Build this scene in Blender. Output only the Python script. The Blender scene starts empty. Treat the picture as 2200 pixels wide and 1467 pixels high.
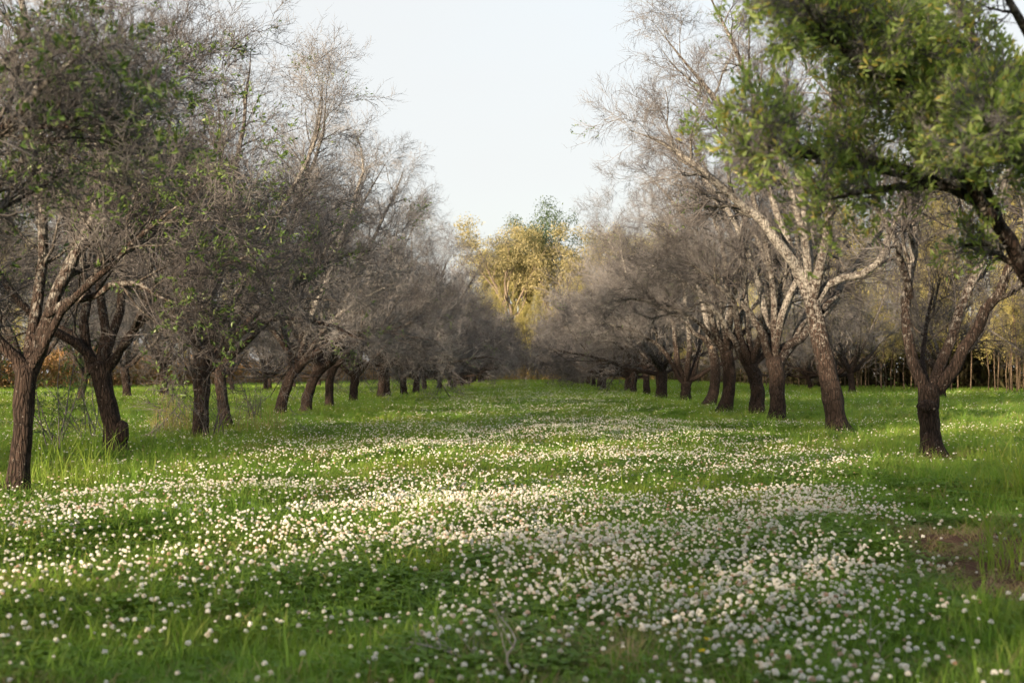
import bpy, math, random
import numpy as np
from mathutils import Vector

SC = bpy.context.scene
COL = SC.collection
PI = math.pi
R_ = math.radians

# ------------------------------------------------------------------ camera
CAMH = 1.0
FPX, VX, VY = 2750.0, 1135.0, 800.0          # focal length in photo pixels, vanishing point
cam_d = bpy.data.cameras.new('camera')
cam = bpy.data.objects.new('camera', cam_d)
COL.objects.link(cam)
cam.location = (0, 0, CAMH)
cam.rotation_euler = (R_(90 + 1.385), 0, R_(0.73))
cam_d.lens = 45
cam_d.sensor_width = 36
cam_d.clip_start = 0.05
cam_d.clip_end = 3000
cam_d.dof.use_dof = True
cam_d.dof.focus_distance = 19
cam_d.dof.aperture_fstop = 4.2
SC.camera = cam

# ------------------------------------------------------------------ world, sun, exposure
SUN_AZ = R_(216)        # compass bearing of the sun, from +Y clockwise: behind the camera, a little to its left
SUN_EL = R_(9)
W = bpy.data.worlds.new('World')
SC.world = W
W.use_nodes = True
nt = W.node_tree
nt.nodes.clear()
sky = nt.nodes.new('ShaderNodeTexSky')
sky.sky_type = 'NISHITA'
sky.sun_disc = False
sky.sun_elevation = SUN_EL
sky.sun_rotation = SUN_AZ
sky.dust_density = 4.0
tc = nt.nodes.new('ShaderNodeTexCoord')
mp = nt.nodes.new('ShaderNodeMapping')
mp.inputs['Scale'].default_value = (1.0, 1.0, 2.6)
nz = nt.nodes.new('ShaderNodeTexNoise')
nz.inputs['Scale'].default_value = 1.7
nz.inputs['Detail'].default_value = 5
nz.inputs['Roughness'].default_value = 0.45
cr = nt.nodes.new('ShaderNodeMapRange')
cr.inputs['From Min'].default_value = 0.3
cr.inputs['From Max'].default_value = 0.7
cr.inputs['To Min'].default_value = 0.74
cr.inputs['To Max'].default_value = 0.92
veil = nt.nodes.new('ShaderNodeRGB')
veil.outputs[0].default_value = (1.72, 1.73, 1.72, 1)     # thin bright high cloud
mx = nt.nodes.new('ShaderNodeMix')
mx.data_type = 'RGBA'
bg = nt.nodes.new('ShaderNodeBackground')
bg.inputs['Strength'].default_value = 0.12
wo = nt.nodes.new('ShaderNodeOutputWorld')
L = nt.links.new
L(tc.outputs['Generated'], mp.inputs['Vector'])
L(mp.outputs[0], nz.inputs['Vector'])
L(nz.outputs[0], cr.inputs['Value'])
L(cr.outputs[0], mx.inputs['Factor'])
L(sky.outputs[0], mx.inputs['A'])
L(veil.outputs[0], mx.inputs['B'])
L(mx.outputs['Result'], bg.inputs['Color'])
L(bg.outputs[0], wo.inputs['Surface'])

sun_d = bpy.data.lights.new('sun', 'SUN')
sun_d.energy = 4.1
sun_d.angle = R_(0.6)
sun_d.color = (1.0, 0.77, 0.52)
sun = bpy.data.objects.new('sun', sun_d)
COL.objects.link(sun)
sdir = Vector((math.sin(SUN_AZ) * math.cos(SUN_EL), math.cos(SUN_AZ) * math.cos(SUN_EL), math.sin(SUN_EL)))
sun.rotation_euler = (-sdir).to_track_quat('-Z', 'Y').to_euler()
sun.location = sdir * 200

SC.view_settings.view_transform = 'Standard'
SC.view_settings.look = 'None'
SC.view_settings.gamma = 1
SC.view_settings.exposure = 2.12
SC.render.engine = 'CYCLES'
SC.cycles.max_bounces = 4
SC.cycles.diffuse_bounces = 2
SC.cycles.glossy_bounces = 2
SC.cycles.transmission_bounces = 2
SC.cycles.adaptive_threshold = 0.03
SC.cycles.sample_clamp_indirect = 4


def px(x, y, d):
    """photo pixel at distance d (metres ahead) -> world point"""
    return np.array([(x - VX) / FPX * d, d, CAMH - (y - VY) / FPX * d])


# ------------------------------------------------------------------ ground height
def gh(x, y):
    x = np.asarray(x, float)
    y = np.asarray(y, float)
    h = 0.035 * np.sin(0.9 * x + 0.4 * y) * np.sin(0.7 * y - 0.3 * x + 1.0)
    h += 0.03 * np.sin(2.1 * x - 1.3 * y + 0.5) * np.sin(1.7 * y + 0.8 * x)
    h += 0.018 * np.sin(4.3 * x + 2.0 * y) * np.sin(3.9 * y - 1.5 * x + 2.0)
    return h * np.clip((140 - np.abs(y)) / 60, 0, 1)


def noise2(x, y, s, seed=0):
    """cheap smooth value noise in 0..1"""
    x = np.asarray(x, float) / s + seed * 17.3
    y = np.asarray(y, float) / s + seed * 9.1
    xi = np.floor(x)
    yi = np.floor(y)
    fx = x - xi
    fy = y - yi
    fx = fx * fx * (3 - 2 * fx)
    fy = fy * fy * (3 - 2 * fy)

    def hsh(a, b):
        v = np.sin(a * 127.1 + b * 311.7 + seed * 3.7) * 43758.5453
        return v - np.floor(v)
    return ((hsh(xi, yi) * (1 - fx) + hsh(xi + 1, yi) * fx) * (1 - fy)
            + (hsh(xi, yi + 1) * (1 - fx) + hsh(xi + 1, yi + 1) * fx) * fy)


# ------------------------------------------------------------------ materials
def mat(name):
    m = bpy.data.materials.new(name)
    m.use_nodes = True
    m.node_tree.nodes.clear()
    return m, m.node_tree


def node(t, kind, **kw):
    n = t.nodes.new(kind)
    for k, v in kw.items():
        if k in n.inputs:
            n.inputs[k].default_value = v
        else:
            setattr(n, k, v)
    return n


def ramp(t, stops, fac):
    n = t.nodes.new('ShaderNodeValToRGB')
    e = n.color_ramp.elements
    while len(e) < len(stops):
        e.new(0.5)
    for i, (p, c) in enumerate(stops):
        e[i].position = p
        e[i].color = (*c, 1)
    t.links.new(fac, n.inputs[0])
    return n.outputs[0]


def mixc(t, fac, a, b):
    n = t.nodes.new('ShaderNodeMix')
    n.data_type = 'RGBA'
    for s, v in (('Factor', fac), ('A', a), ('B', b)):
        if isinstance(v, (int, float)):
            n.inputs[s].default_value = v
        elif isinstance(v, tuple):
            n.inputs[s].default_value = (*v, 1)
        else:
            t.links.new(v, n.inputs[s])
    return n.outputs['Result']


def maprange(t, v, a, b, c, d):
    n = t.nodes.new('ShaderNodeMapRange')
    for i, k in enumerate((a, b, c, d)):
        n.inputs[1 + i].default_value = k
    t.links.new(v, n.inputs[0])
    return n.outputs[0]


def math_(t, op, a, b):
    n = t.nodes.new('ShaderNodeMath')
    n.operation = op
    for i, v in enumerate((a, b)):
        if isinstance(v, (int, float)):
            n.inputs[i].default_value = v
        else:
            t.links.new(v, n.inputs[i])
    return n.outputs[0]


def bark_mat(name, dark, mid, lichen, z0, z1, amount):
    """flaky bark with lichen blotches that grow thicker higher up the tree"""
    m, t = mat(name)
    tc = node(t, 'ShaderNodeTexCoord')
    oi = node(t, 'ShaderNodeObjectInfo')
    mp = node(t, 'ShaderNodeMapping')
    mp.inputs['Scale'].default_value = (1, 1, 0.2)
    t.links.new(tc.outputs['Object'], mp.inputs['Vector'])
    n1 = node(t, 'ShaderNodeTexNoise', Scale=26.0, Detail=7.0, Roughness=0.7)
    t.links.new(mp.outputs[0], n1.inputs['Vector'])
    v1 = node(t, 'ShaderNodeTexVoronoi', Scale=34.0)
    v1.feature = 'DISTANCE_TO_EDGE'
    t.links.new(mp.outputs[0], v1.inputs['Vector'])
    n2 = node(t, 'ShaderNodeTexNoise', Scale=17.0, Detail=8.0, Roughness=0.78)
    t.links.new(tc.outputs['Object'], n2.inputs['Vector'])
    n3 = node(t, 'ShaderNodeTexNoise', Scale=44.0, Detail=3.0, Roughness=0.6)
    t.links.new(tc.outputs['Object'], n3.inputs['Vector'])
    base = ramp(t, [(0.3, dark), (0.55, mid), (0.75, tuple(c * 1.6 for c in mid))], n1.outputs[0])
    crack = maprange(t, v1.outputs['Distance'], 0.0, 0.18, 0.28, 1.0)
    hs = node(t, 'ShaderNodeMix')
    hs.data_type = 'RGBA'
    hs.blend_type = 'MULTIPLY'
    hs.inputs['Factor'].default_value = 1
    t.links.new(base, hs.inputs['A'])
    t.links.new(crack, hs.inputs['B'])
    sx = node(t, 'ShaderNodeSeparateXYZ')
    t.links.new(tc.outputs['Object'], sx.inputs[0])
    hz = maprange(t, sx.outputs['Z'], z0, z1, 0.0, amount)
    lic = math_(t, 'ADD', n2.outputs[0], hz)
    lic = math_(t, 'ADD', lic, math_(t, 'MULTIPLY', oi.outputs['Random'], 0.06))
    lf = maprange(t, lic, 0.64, 0.82, 0.0, 0.85)
    spk = maprange(t, n3.outputs[0], 0.66, 0.73, 0.0, 0.55)
    lf = math_(t, 'MAXIMUM', lf, spk)
    lcol = mixc(t, n3.outputs[0], tuple(c * 0.7 for c in lichen), lichen)
    col = mixc(t, lf, hs.outputs['Result'], lcol)
    b = node(t, 'ShaderNodeBsdfPrincipled', Roughness=0.9)
    b.inputs['Specular IOR Level'].default_value = 0.2
    t.links.new(col, b.inputs['Base Color'])
    hgt = math_(t, 'ADD', math_(t, 'MULTIPLY', n1.outputs[0], 1.0), math_(t, 'MULTIPLY', crack, 0.6))
    bp = node(t, 'ShaderNodeBump', Strength=1.0, Distance=0.03)
    t.links.new(hgt, bp.inputs['Height'])
    t.links.new(bp.outputs[0], b.inputs['Normal'])
    o = node(t, 'ShaderNodeOutputMaterial')
    t.links.new(b.outputs[0], o.inputs[0])
    return m


def twig_mat(name, a, b_, c):
    m, t = mat(name)
    tc = node(t, 'ShaderNodeTexCoord')
    oi = node(t, 'ShaderNodeObjectInfo')
    n1 = node(t, 'ShaderNodeTexNoise', Scale=1.6, Detail=5.0, Roughness=0.75)
    t.links.new(tc.outputs['Object'], n1.inputs['Vector'])
    f = math_(t, 'ADD', n1.outputs[0], maprange(t, oi.outputs['Random'], 0, 1, -0.1, 0.1))
    col = ramp(t, [(0.36, a), (0.5, b_), (0.66, c)], f)
    b = node(t, 'ShaderNodeBsdfPrincipled', Roughness=0.85)
    b.inputs['Specular IOR Level'].default_value = 0.25
    t.links.new(col, b.inputs['Base Color'])
    o = node(t, 'ShaderNodeOutputMaterial')
    t.links.new(b.outputs[0], o.inputs[0])
    return m


def leaf_mat(name, cols, trans=0.35, gloss=0.25, rough=0.45, wscale=None, wcols=None):
    """thin leaf: reflects and lets light through; colour differs leaf by leaf"""
    m, t = mat(name)
    g = node(t, 'ShaderNodeNewGeometry')
    oi = node(t, 'ShaderNodeObjectInfo')
    f = math_(t, 'FRACT', math_(t, 'ADD', g.outputs['Random Per Island'], oi.outputs['Random']), 0)
    n = len(cols)
    col = ramp(t, [(i / max(1, n - 1), c) for i, c in enumerate(cols)], f)
    if wcols:
        nz = node(t, 'ShaderNodeTexNoise', Scale=wscale, Detail=4.0, Roughness=0.6)
        t.links.new(g.outputs['Position'], nz.inputs['Vector'])
        wf = maprange(t, nz.outputs[0], 0.46, 0.62, 0.0, 0.75)
        alt = ramp(t, [(i / max(1, len(wcols) - 1), c) for i, c in enumerate(wcols)], f)
        col = mixc(t, wf, col, alt)
    b = node(t, 'ShaderNodeBsdfPrincipled', Roughness=rough)
    b.inputs['Specular IOR Level'].default_value = gloss
    t.links.new(col, b.inputs['Base Color'])
    tr = node(t, 'ShaderNodeBsdfTranslucent')
    hs = node(t, 'ShaderNodeMix')
    hs.data_type = 'RGBA'
    hs.blend_type = 'MULTIPLY'
    hs.inputs['Factor'].default_value = 1
    t.links.new(col, hs.inputs['A'])
    hs.inputs['B'].default_value = (1.25, 1.3, 0.6, 1)
    t.links.new(hs.outputs['Result'], tr.inputs[0])
    ms = node(t, 'ShaderNodeMixShader')
    ms.inputs[0].default_value = trans
    t.links.new(b.outputs[0], ms.inputs[1])
    t.links.new(tr.outputs[0], ms.inputs[2])
    o = node(t, 'ShaderNodeOutputMaterial')
    t.links.new(ms.outputs[0], o.inputs[0])
    return m


M = {}
M['bark'] = bark_mat('bark', (0.013, 0.009, 0.008), (0.042, 0.029, 0.024), (0.33, 0.325, 0.31), 0.9, 2.5, 0.20)
M['twig'] = twig_mat('twig', (0.045, 0.041, 0.042), (0.094, 0.090, 0.092), (0.185, 0.182, 0.186))
M['branch'] = bark_mat('branch_bark', (0.03, 0.024, 0.02), (0.085, 0.072, 0.062), (0.30, 0.30, 0.29), 0.7, 3.0, 0.20)
M['gumbark'] = bark_mat('gum_bark', (0.13, 0.10, 0.075), (0.22, 0.18, 0.14), (0.36, 0.31, 0.26), 0.0, 6.0, 0.12)
M['pole'] = bark_mat('pole_bark', (0.07, 0.05, 0.033), (0.15, 0.115, 0.08), (0.28, 0.23, 0.17), 0.0, 6.0, 0.05)
M['leaf_green'] = leaf_mat('orchard_leaf', [(0.045, 0.085, 0.02), (0.07, 0.13, 0.03), (0.10, 0.17, 0.04), (0.055, 0.10, 0.025), (0.15, 0.20, 0.06), (0.07, 0.12, 0.04)], 0.35, 0.45, 0.38)
M['leaf_near'] = leaf_mat('bright_leaf', [(0.13, 0.20, 0.06), (0.21, 0.30, 0.09), (0.31, 0.41, 0.13), (0.15, 0.23, 0.07), (0.38, 0.46, 0.17), (0.25, 0.34, 0.13), (0.48, 0.38, 0.10)], 0.55, 0.6, 0.36)
M['leaf_gum'] = leaf_mat('gum_leaf', [(0.16, 0.155, 0.08), (0.24, 0.22, 0.11), (0.33, 0.29, 0.16), (0.19, 0.175, 0.085)], 0.3, 0.3, 0.5)
M['leaf_gum_dark'] = leaf_mat('dark_gum_leaf', [(0.03, 0.06, 0.035), (0.05, 0.085, 0.045), (0.08, 0.115, 0.05)], 0.3, 0.3, 0.5)
M['leaf_belt'] = leaf_mat('belt_leaf', [(0.19, 0.185, 0.065), (0.28, 0.255, 0.10), (0.37, 0.33, 0.14), (0.15, 0.155, 0.06)], 0.35, 0.25, 0.5)
M['grass'] = leaf_mat('grass_blade', [(0.098, 0.195, 0.030), (0.145, 0.265, 0.045), (0.185, 0.315, 0.06), (0.12, 0.23, 0.038), (0.25, 0.325, 0.09)], 0.45, 0.12, 0.6,
                      0.55, [(0.14, 0.21, 0.028), (0.19, 0.26, 0.04), (0.23, 0.28, 0.06), (0.29, 0.27, 0.09)])
M['clover'] = leaf_mat('clover_leaf', [(0.08, 0.16, 0.024), (0.12, 0.215, 0.035), (0.16, 0.265, 0.048), (0.095, 0.185, 0.03)], 0.4, 0.15, 0.55)
M['straw'] = leaf_mat('dry_straw', [(0.26, 0.20, 0.10), (0.36, 0.29, 0.16), (0.20, 0.15, 0.08), (0.30, 0.26, 0.12)], 0.3, 0.2, 0.6)
M['stem'] = leaf_mat('flower_stem', [(0.07, 0.14, 0.03), (0.10, 0.17, 0.045)], 0.2, 0.3, 0.5)
M['brush_shade'] = leaf_mat('shaded_brush', [(0.025, 0.022, 0.012), (0.05, 0.042, 0.02), (0.035, 0.04, 0.016)], 0.2, 0.2, 0.7)  # shade inside the right belt, put into near-black leaf colours
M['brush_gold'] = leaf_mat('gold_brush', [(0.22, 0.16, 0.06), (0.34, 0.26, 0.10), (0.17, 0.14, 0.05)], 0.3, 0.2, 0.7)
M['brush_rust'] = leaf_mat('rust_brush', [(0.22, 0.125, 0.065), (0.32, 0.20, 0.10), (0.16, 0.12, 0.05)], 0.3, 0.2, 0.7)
M['yellow'] = leaf_mat('yellow_petal', [(0.65, 0.50, 0.03), (0.7, 0.55, 0.05)], 0.3, 0.2, 0.6)


def flower_mat():
    m, t = mat('clover_flower')
    g = node(t, 'ShaderNodeNewGeometry')
    oi = node(t, 'ShaderNodeObjectInfo')
    tc = node(t, 'ShaderNodeTexCoord')
    sx = node(t, 'ShaderNodeSeparateXYZ')
    t.links.new(tc.outputs['Object'], sx.inputs[0])
    wht = ramp(t, [(0.0, (0.90, 0.91, 0.90)), (0.65, (0.88, 0.87, 0.83)), (0.85, (0.80, 0.74, 0.67)), (0.94, (0.60, 0.46, 0.37)), (1.0, (0.40, 0.25, 0.17))], oi.outputs['Random'])
    low = mixc(t, maprange(t, g.outputs['Random Per Island'], 0, 1, 0.0, 0.18), wht, (0.65, 0.60, 0.42))
    b = node(t, 'ShaderNodeBsdfPrincipled', Roughness=0.8)
    b.inputs['Specular IOR Level'].default_value = 0.15
    t.links.new(low, b.inputs['Base Color'])
    tr = node(t, 'ShaderNodeBsdfTranslucent')
    t.links.new(low, tr.inputs[0])
    ms = node(t, 'ShaderNodeMixShader')
    ms.inputs[0].default_value = 0.25
    t.links.new(b.outputs[0], ms.inputs[1])
    t.links.new(tr.outputs[0], ms.inputs[2])
    o = node(t, 'ShaderNodeOutputMaterial')
    t.links.new(ms.outputs[0], o.inputs[0])
    return m


M['flower'] = flower_mat()


def plain(name, a, b_, scale=20, rough=0.85):
    m, t = mat(name)
    tc = node(t, 'ShaderNodeTexCoord')
    n1 = node(t, 'ShaderNodeTexNoise', Scale=scale, Detail=5.0, Roughness=0.65)
    t.links.new(tc.outputs['Object'], n1.inputs['Vector'])
    c = ramp(t, [(0.35, a), (0.65, b_)], n1.outputs[0])
    b = node(t, 'ShaderNodeBsdfPrincipled', Roughness=rough)
    t.links.new(c, b.inputs['Base Color'])
    bp = node(t, 'ShaderNodeBump', Strength=0.5, Distance=0.01)
    t.links.new(n1.outputs[0], bp.inputs['Height'])
    t.links.new(bp.outputs[0], b.inputs['Normal'])
    o = node(t, 'ShaderNodeOutputMaterial')
    t.links.new(b.outputs[0], o.inputs[0])
    return m


M['deadwood'] = plain('dead_wood', (0.14, 0.125, 0.11), (0.34, 0.32, 0.29), 40)
M['cutwood'] = plain('cut_wood', (0.13, 0.095, 0.07), (0.22, 0.17, 0.13), 25)


def ground_mat():
    m, t = mat('ground_soil')
    g = node(t, 'ShaderNodeNewGeometry')
    n1 = node(t, 'ShaderNodeTexNoise', Scale=0.35, Detail=6.0, Roughness=0.65)
    n2 = node(t, 'ShaderNodeTexNoise', Scale=14.0, Detail=6.0, Roughness=0.7)
    n3 = node(t, 'ShaderNodeTexNoise', Scale=90.0, Detail=4.0, Roughness=0.7)
    for n in (n1, n2, n3):
        t.links.new(g.outputs['Position'], n.inputs['Vector'])
    green = ramp(t, [(0.3, (0.022, 0.045, 0.010)), (0.5, (0.04, 0.08, 0.016)), (0.7, (0.075, 0.10, 0.028))], n2.outputs[0])
    soil = ramp(t, [(0.3, (0.04, 0.022, 0.015)), (0.55, (0.105, 0.052, 0.034)), (0.75, (0.20, 0.13, 0.09))], n3.outputs[0])
    f = maprange(t, n1.outputs[0], 0.60, 0.68, 0.0, 0.5)
    # worn bare earth along the wheel track on the right
    at = node(t, 'ShaderNodeAttribute', attribute_name='bare')
    f = math_(t, 'MAXIMUM', f, at.outputs['Fac'])
    col = mixc(t, f, green, soil)
    b = node(t, 'ShaderNodeBsdfPrincipled', Roughness=0.95)
    b.inputs['Specular IOR Level'].default_value = 0.1
    t.links.new(col, b.inputs['Base Color'])
    bp = node(t, 'ShaderNodeBump', Strength=0.8, Distance=0.04)
    t.links.new(math_(t, 'ADD', n2.outputs[0], math_(t, 'MULTIPLY', n3.outputs[0], 0.4)), bp.inputs['Height'])
    t.links.new(bp.outputs[0], b.inputs['Normal'])
    o = node(t, 'ShaderNodeOutputMaterial')
    t.links.new(b.outputs[0], o.inputs[0])
    return m


M['ground'] = ground_mat()


# ------------------------------------------------------------------ mesh helpers
def mesh_np(name, V, Q=None, T=None, material=None, smooth=True):
    me = bpy.data.meshes.new(name)
    V = np.asarray(V, np.float32).reshape(-1, 3)
    nq = 0 if Q is None else len(Q)
    ntri = 0 if T is None else len(T)
    loops = []
    if nq:
        loops.append(np.asarray(Q, np.int32).reshape(-1))
    if ntri:
        loops.append(np.asarray(T, np.int32).reshape(-1))
    loops = np.concatenate(loops) if loops else np.zeros(0, np.int32)
    start = np.concatenate([np.arange(nq) * 4, nq * 4 + np.arange(ntri) * 3]).astype(np.int32)
    me.vertices.add(len(V))
    me.vertices.foreach_set('co', V.reshape(-1))
    me.loops.add(len(loops))
    me.loops.foreach_set('vertex_index', loops)
    me.polygons.add(nq + ntri)
    me.polygons.foreach_set('loop_start', start)
    if smooth:
        me.polygons.foreach_set('use_smooth', np.ones(nq + ntri, bool))
    me.update(calc_edges=True)
    if material:
        me.materials.append(material)
    return me


class MB:
    def __init__(s):
        s.V, s.Q, s.T, s.n = [], [], [], 0

    def add(s, V, Q=None, T=None):
        V = np.asarray(V, float).reshape(-1, 3)
        if Q is not None and len(Q):
            s.Q.append(np.asarray(Q) + s.n)
        if T is not None and len(T):
            s.T.append(np.asarray(T) + s.n)
        s.V.append(V)
        s.n += len(V)

    def mesh(s, name, material, smooth=True):
        return mesh_np(name, np.concatenate(s.V) if s.V else np.zeros((0, 3)), np.concatenate(s.Q) if s.Q else None,
                       np.concatenate(s.T) if s.T else None, material, smooth)


def link(name, data, parent=None, loc=None):
    o = bpy.data.objects.new(name, data)
    COL.objects.link(o)
    if parent is not None:
        o.parent = parent
    if loc is not None:
        o.location = loc
    return o


def tag(o, label=None, cat=None, group=None, kind=None):
    if label:
        o['label'] = label
    if cat:
        o['category'] = cat
    if group:
        o['group'] = group
    if kind:
        o['kind'] = kind
    return o


def norm(v):
    return v / np.maximum(np.linalg.norm(v, axis=-1, keepdims=True), 1e-9)


def tubes(P, R, s=5, lump=None):
    """P (n,k,3) polylines, R (n,k) radii -> verts, quads; lump (n,k,s) scales the radius"""
    n, k, _ = P.shape
    T = np.empty_like(P)
    T[:, 1:-1] = P[:, 2:] - P[:, :-2]
    T[:, 0] = P[:, 1] - P[:, 0]
    T[:, -1] = P[:, -1] - P[:, -2]
    T = norm(T)
    main = norm(P[:, -1] - P[:, 0])
    ref = np.where(np.abs(main[:, 2:3]) > 0.8, np.array([[1.0, 0.0, 0.0]]), np.array([[0.0, 0.0, 1.0]]))
    ref = np.repeat(ref[:, None, :], k, 1)
    A = norm(np.cross(T, ref))
    B = np.cross(T, A)
    a = np.arange(s) * 2 * PI / s
    rr = R[:, :, None] * (lump if lump is not None else 1.0) * np.ones((1, 1, s))
    V = P[:, :, None, :] + rr[..., None] * (A[:, :, None, :] * np.cos(a)[None, None, :, None] + B[:, :, None, :] * np.sin(a)[None, None, :, None])
    i = np.arange(n)[:, None, None] * (k * s)
    j = np.arange(k - 1)[None, :, None] * s
    c = np.arange(s)[None, None, :]
    c2 = (c + 1) % s
    Q = np.stack([i + j + c, i + j + c2, i + j + s + c2, i + j + s + c], -1).reshape(-1, 4)
    return V.reshape(-1, 3), Q


def spikes(P, R):
    """tapering three-sided shoots that run out to a point: P (n,2,3), R (n,2) -> verts, tris"""
    n = len(P)
    T = norm(P[:, 1] - P[:, 0])
    ref = np.where(np.abs(T[:, 2:3]) > 0.8, np.array([[1.0, 0.0, 0.0]]), np.array([[0.0, 0.0, 1.0]]))
    A = norm(np.cross(T, ref))
    B = np.cross(T, A)
    r = R[:, :1] * 1.15
    V = np.stack([P[:, 0] + A * r, P[:, 0] + (-0.5 * A + 0.866 * B) * r, P[:, 0] + (-0.5 * A - 0.866 * B) * r, P[:, 1]], 1)
    i = np.arange(n)[:, None] * 4
    return V.reshape(-1, 3), np.concatenate([i + np.array([[0, 1, 3]]), i + np.array([[1, 2, 3]]), i + np.array([[2, 0, 3]])], 0)


def spline(pts, k):
    """Catmull-Rom resample (uniform arc length) of a polyline to k points; works on any number of columns"""
    p = np.asarray(pts, float)
    if len(p) == 2:
        return p[0] + (p[1] - p[0]) * np.linspace(0, 1, k)[:, None]
    q = np.vstack([2 * p[0] - p[1], p, 2 * p[-1] - p[-2]])
    out = []
    for i in range(len(p) - 1):
        a, b, c, d = q[i], q[i + 1], q[i + 2], q[i + 3]
        for u in np.linspace(0, 1, 12, endpoint=False):
            out.append(0.5 * (2 * b + (c - a) * u + (2 * a - 5 * b + 4 * c - d) * u * u + (3 * b - a - 3 * c + d) * u ** 3))
    out.append(p[-1])
    out = np.array(out)
    s = np.concatenate([[0], np.cumsum(np.linalg.norm(np.diff(out[:, :3], axis=0), axis=1))])
    t = np.linspace(0, s[-1], k)
    return np.stack([np.interp(t, s, out[:, j]) for j in range(out.shape[1])], 1)


def lumps(rng, n, k, s, amp):
    a = np.arange(s) * 2 * PI / s
    z = np.arange(k)
    out = np.ones((n, k, s))
    for _ in range(6):
        m = rng.integers(1, 5)
        w = rng.uniform(0.25, 1.3)
        out += amp * rng.uniform(0.4, 1) / m ** 0.5 * np.sin(m * a[None, None, :] + w * z[None, :, None] + rng.uniform(0, 6.3, (n, 1, 1)))
    out += amp * 0.8 * rng.standard_normal((n, k, s)) * 0.5
    return np.maximum(out, 0.55)


def grow(rng, P, R, m, t0, t1, ang, ln, k, up, wig, rmul=0.55, rmin=0.002, tip=0.35, keep=None, bend=0.0, short=0.35):
    """m side shoots on each of the n parent polylines -> their polylines and radii"""
    n, kk, _ = P.shape
    idx = np.repeat(np.arange(n), m)
    st = (np.tile(np.arange(m), n) + rng.uniform(0, 1, n * m)) / m
    t = t0 + (t1 - t0) * st
    if keep is not None:
        sel = rng.uniform(size=len(idx)) < keep
        idx, t = idx[sel], t[sel]
    N = len(idx)
    f = t * (kk - 1)
    i0 = np.minimum(f.astype(int), kk - 2)
    fr = (f - i0)[:, None]
    p0, p1 = P[idx, i0], P[idx, i0 + 1]
    pos = p0 + (p1 - p0) * fr
    tan = norm(p1 - p0)
    r = R[idx, i0] * (1 - fr[:, 0]) + R[idx, i0 + 1] * fr[:, 0]
    pr = rng.standard_normal((N, 3))
    pr = norm(pr - (pr * tan).sum(1, keepdims=True) * tan)
    a = rng.uniform(ang[0], ang[1], N)[:, None]
    d = norm(np.cos(a) * tan + np.sin(a) * pr + np.array([0, 0, up]) * 1.0)
    length = rng.uniform(ln[0], ln[1], N) * (1.0 - short * t)
    seg = (length / (k - 1))[:, None]
    out = np.empty((N, k, 3))
    out[:, 0] = pos
    for j in range(1, k):
        out[:, j] = out[:, j - 1] + d * seg
        d = norm(d + wig * rng.standard_normal((N, 3)) + np.array([0, 0, bend]))
    r0 = np.maximum(r * rmul, rmin)
    RR = r0[:, None] * np.linspace(1, tip, k)[None, :]
    return out, RR


def leaves_at(rng, pos, dirs, length, width, spread=0.9, fold=0.25):
    """one folded pointed leaf (2 quads) for every position"""
    n = len(pos)
    d = norm(dirs + spread * rng.standard_normal((n, 3)))
    u = rng.standard_normal((n, 3))
    s = norm(np.cross(d, u))
    nn = np.cross(s, d)
    Ls = (length * rng.uniform(0.65, 1.25, n))[:, None]
    Ws = (width * rng.uniform(0.7, 1.2, n))[:, None]
    droop = nn * Ls * rng.uniform(-0.15, 0.15, n)[:, None]
    b = pos
    mL = pos + d * Ls * 0.5 + s * Ws * 0.5 + nn * Ws * fold
    mR = pos + d * Ls * 0.5 - s * Ws * 0.5 + nn * Ws * fold
    mid = pos + d * Ls * 0.52
    tp = pos + d * Ls + droop
    V = np.stack([b, mL, tp, mR, mid], 1).reshape(-1, 3)
    i = np.arange(n)[:, None] * 5
    Q = np.concatenate([i + np.array([[0, 4, 2, 1]]), i + np.array([[0, 3, 2, 4]])], 0)
    return V, Q


def along(rng, P, n, t0=0.0, t1=1.0):
    """n random points on the polylines P, with tangents"""
    m, k, _ = P.shape
    i = rng.integers(0, m, n)
    f = rng.uniform(t0, t1, n) * (k - 1)
    j = np.minimum(f.astype(int), k - 2)
    fr = (f - j)[:, None]
    return P[i, j] * (1 - fr) + P[i, j + 1] * fr, norm(P[i, j + 1] - P[i, j])


# ------------------------------------------------------------------ the ground sheet
def at_px_(x, y):
    d = CAMH * FPX / (y - VY)
    return ((x - VX) / FPX * d, d)


FEET = [at_px_(bx, by) for bx, by in ((1998, 985), (1798, 935), (1668, 905), (1622, 893), (1553, 888), (30, 1065), (250, 985), (427, 945), (488, 929), (600, 893))]


def bare_mask(x, y):
    """1 where the earth lies bare: the worn track right of the clover"""
    x = np.asarray(x, float)
    y = np.asarray(y, float)
    w = noise2(x, y, 0.35, 3) * 0.5 + noise2(x, y, 0.12, 4) * 0.5
    d1 = ((x - 2.5) / 0.62) ** 2 + ((y - 7.2) / 1.55) ** 2
    d2 = ((x - 2.15) / 0.38) ** 2 + ((y - 5.7) / 0.7) ** 2
    d3 = ((x - 4.75) / 0.55) ** 2 + ((y - 14.7) / 0.6) ** 2
    v = np.maximum(np.maximum(1.2 - d1, 1.0 - d2), 0.9 - d3)
    for fx_, fy_ in FEET:
        v = np.maximum(v, 0.75 - ((x - fx_) / 0.36) ** 2 - ((y - fy_) / 0.36) ** 2)
    return np.clip((v + (w - 0.5) * 1.6) * 1.6, 0, 1)


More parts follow.
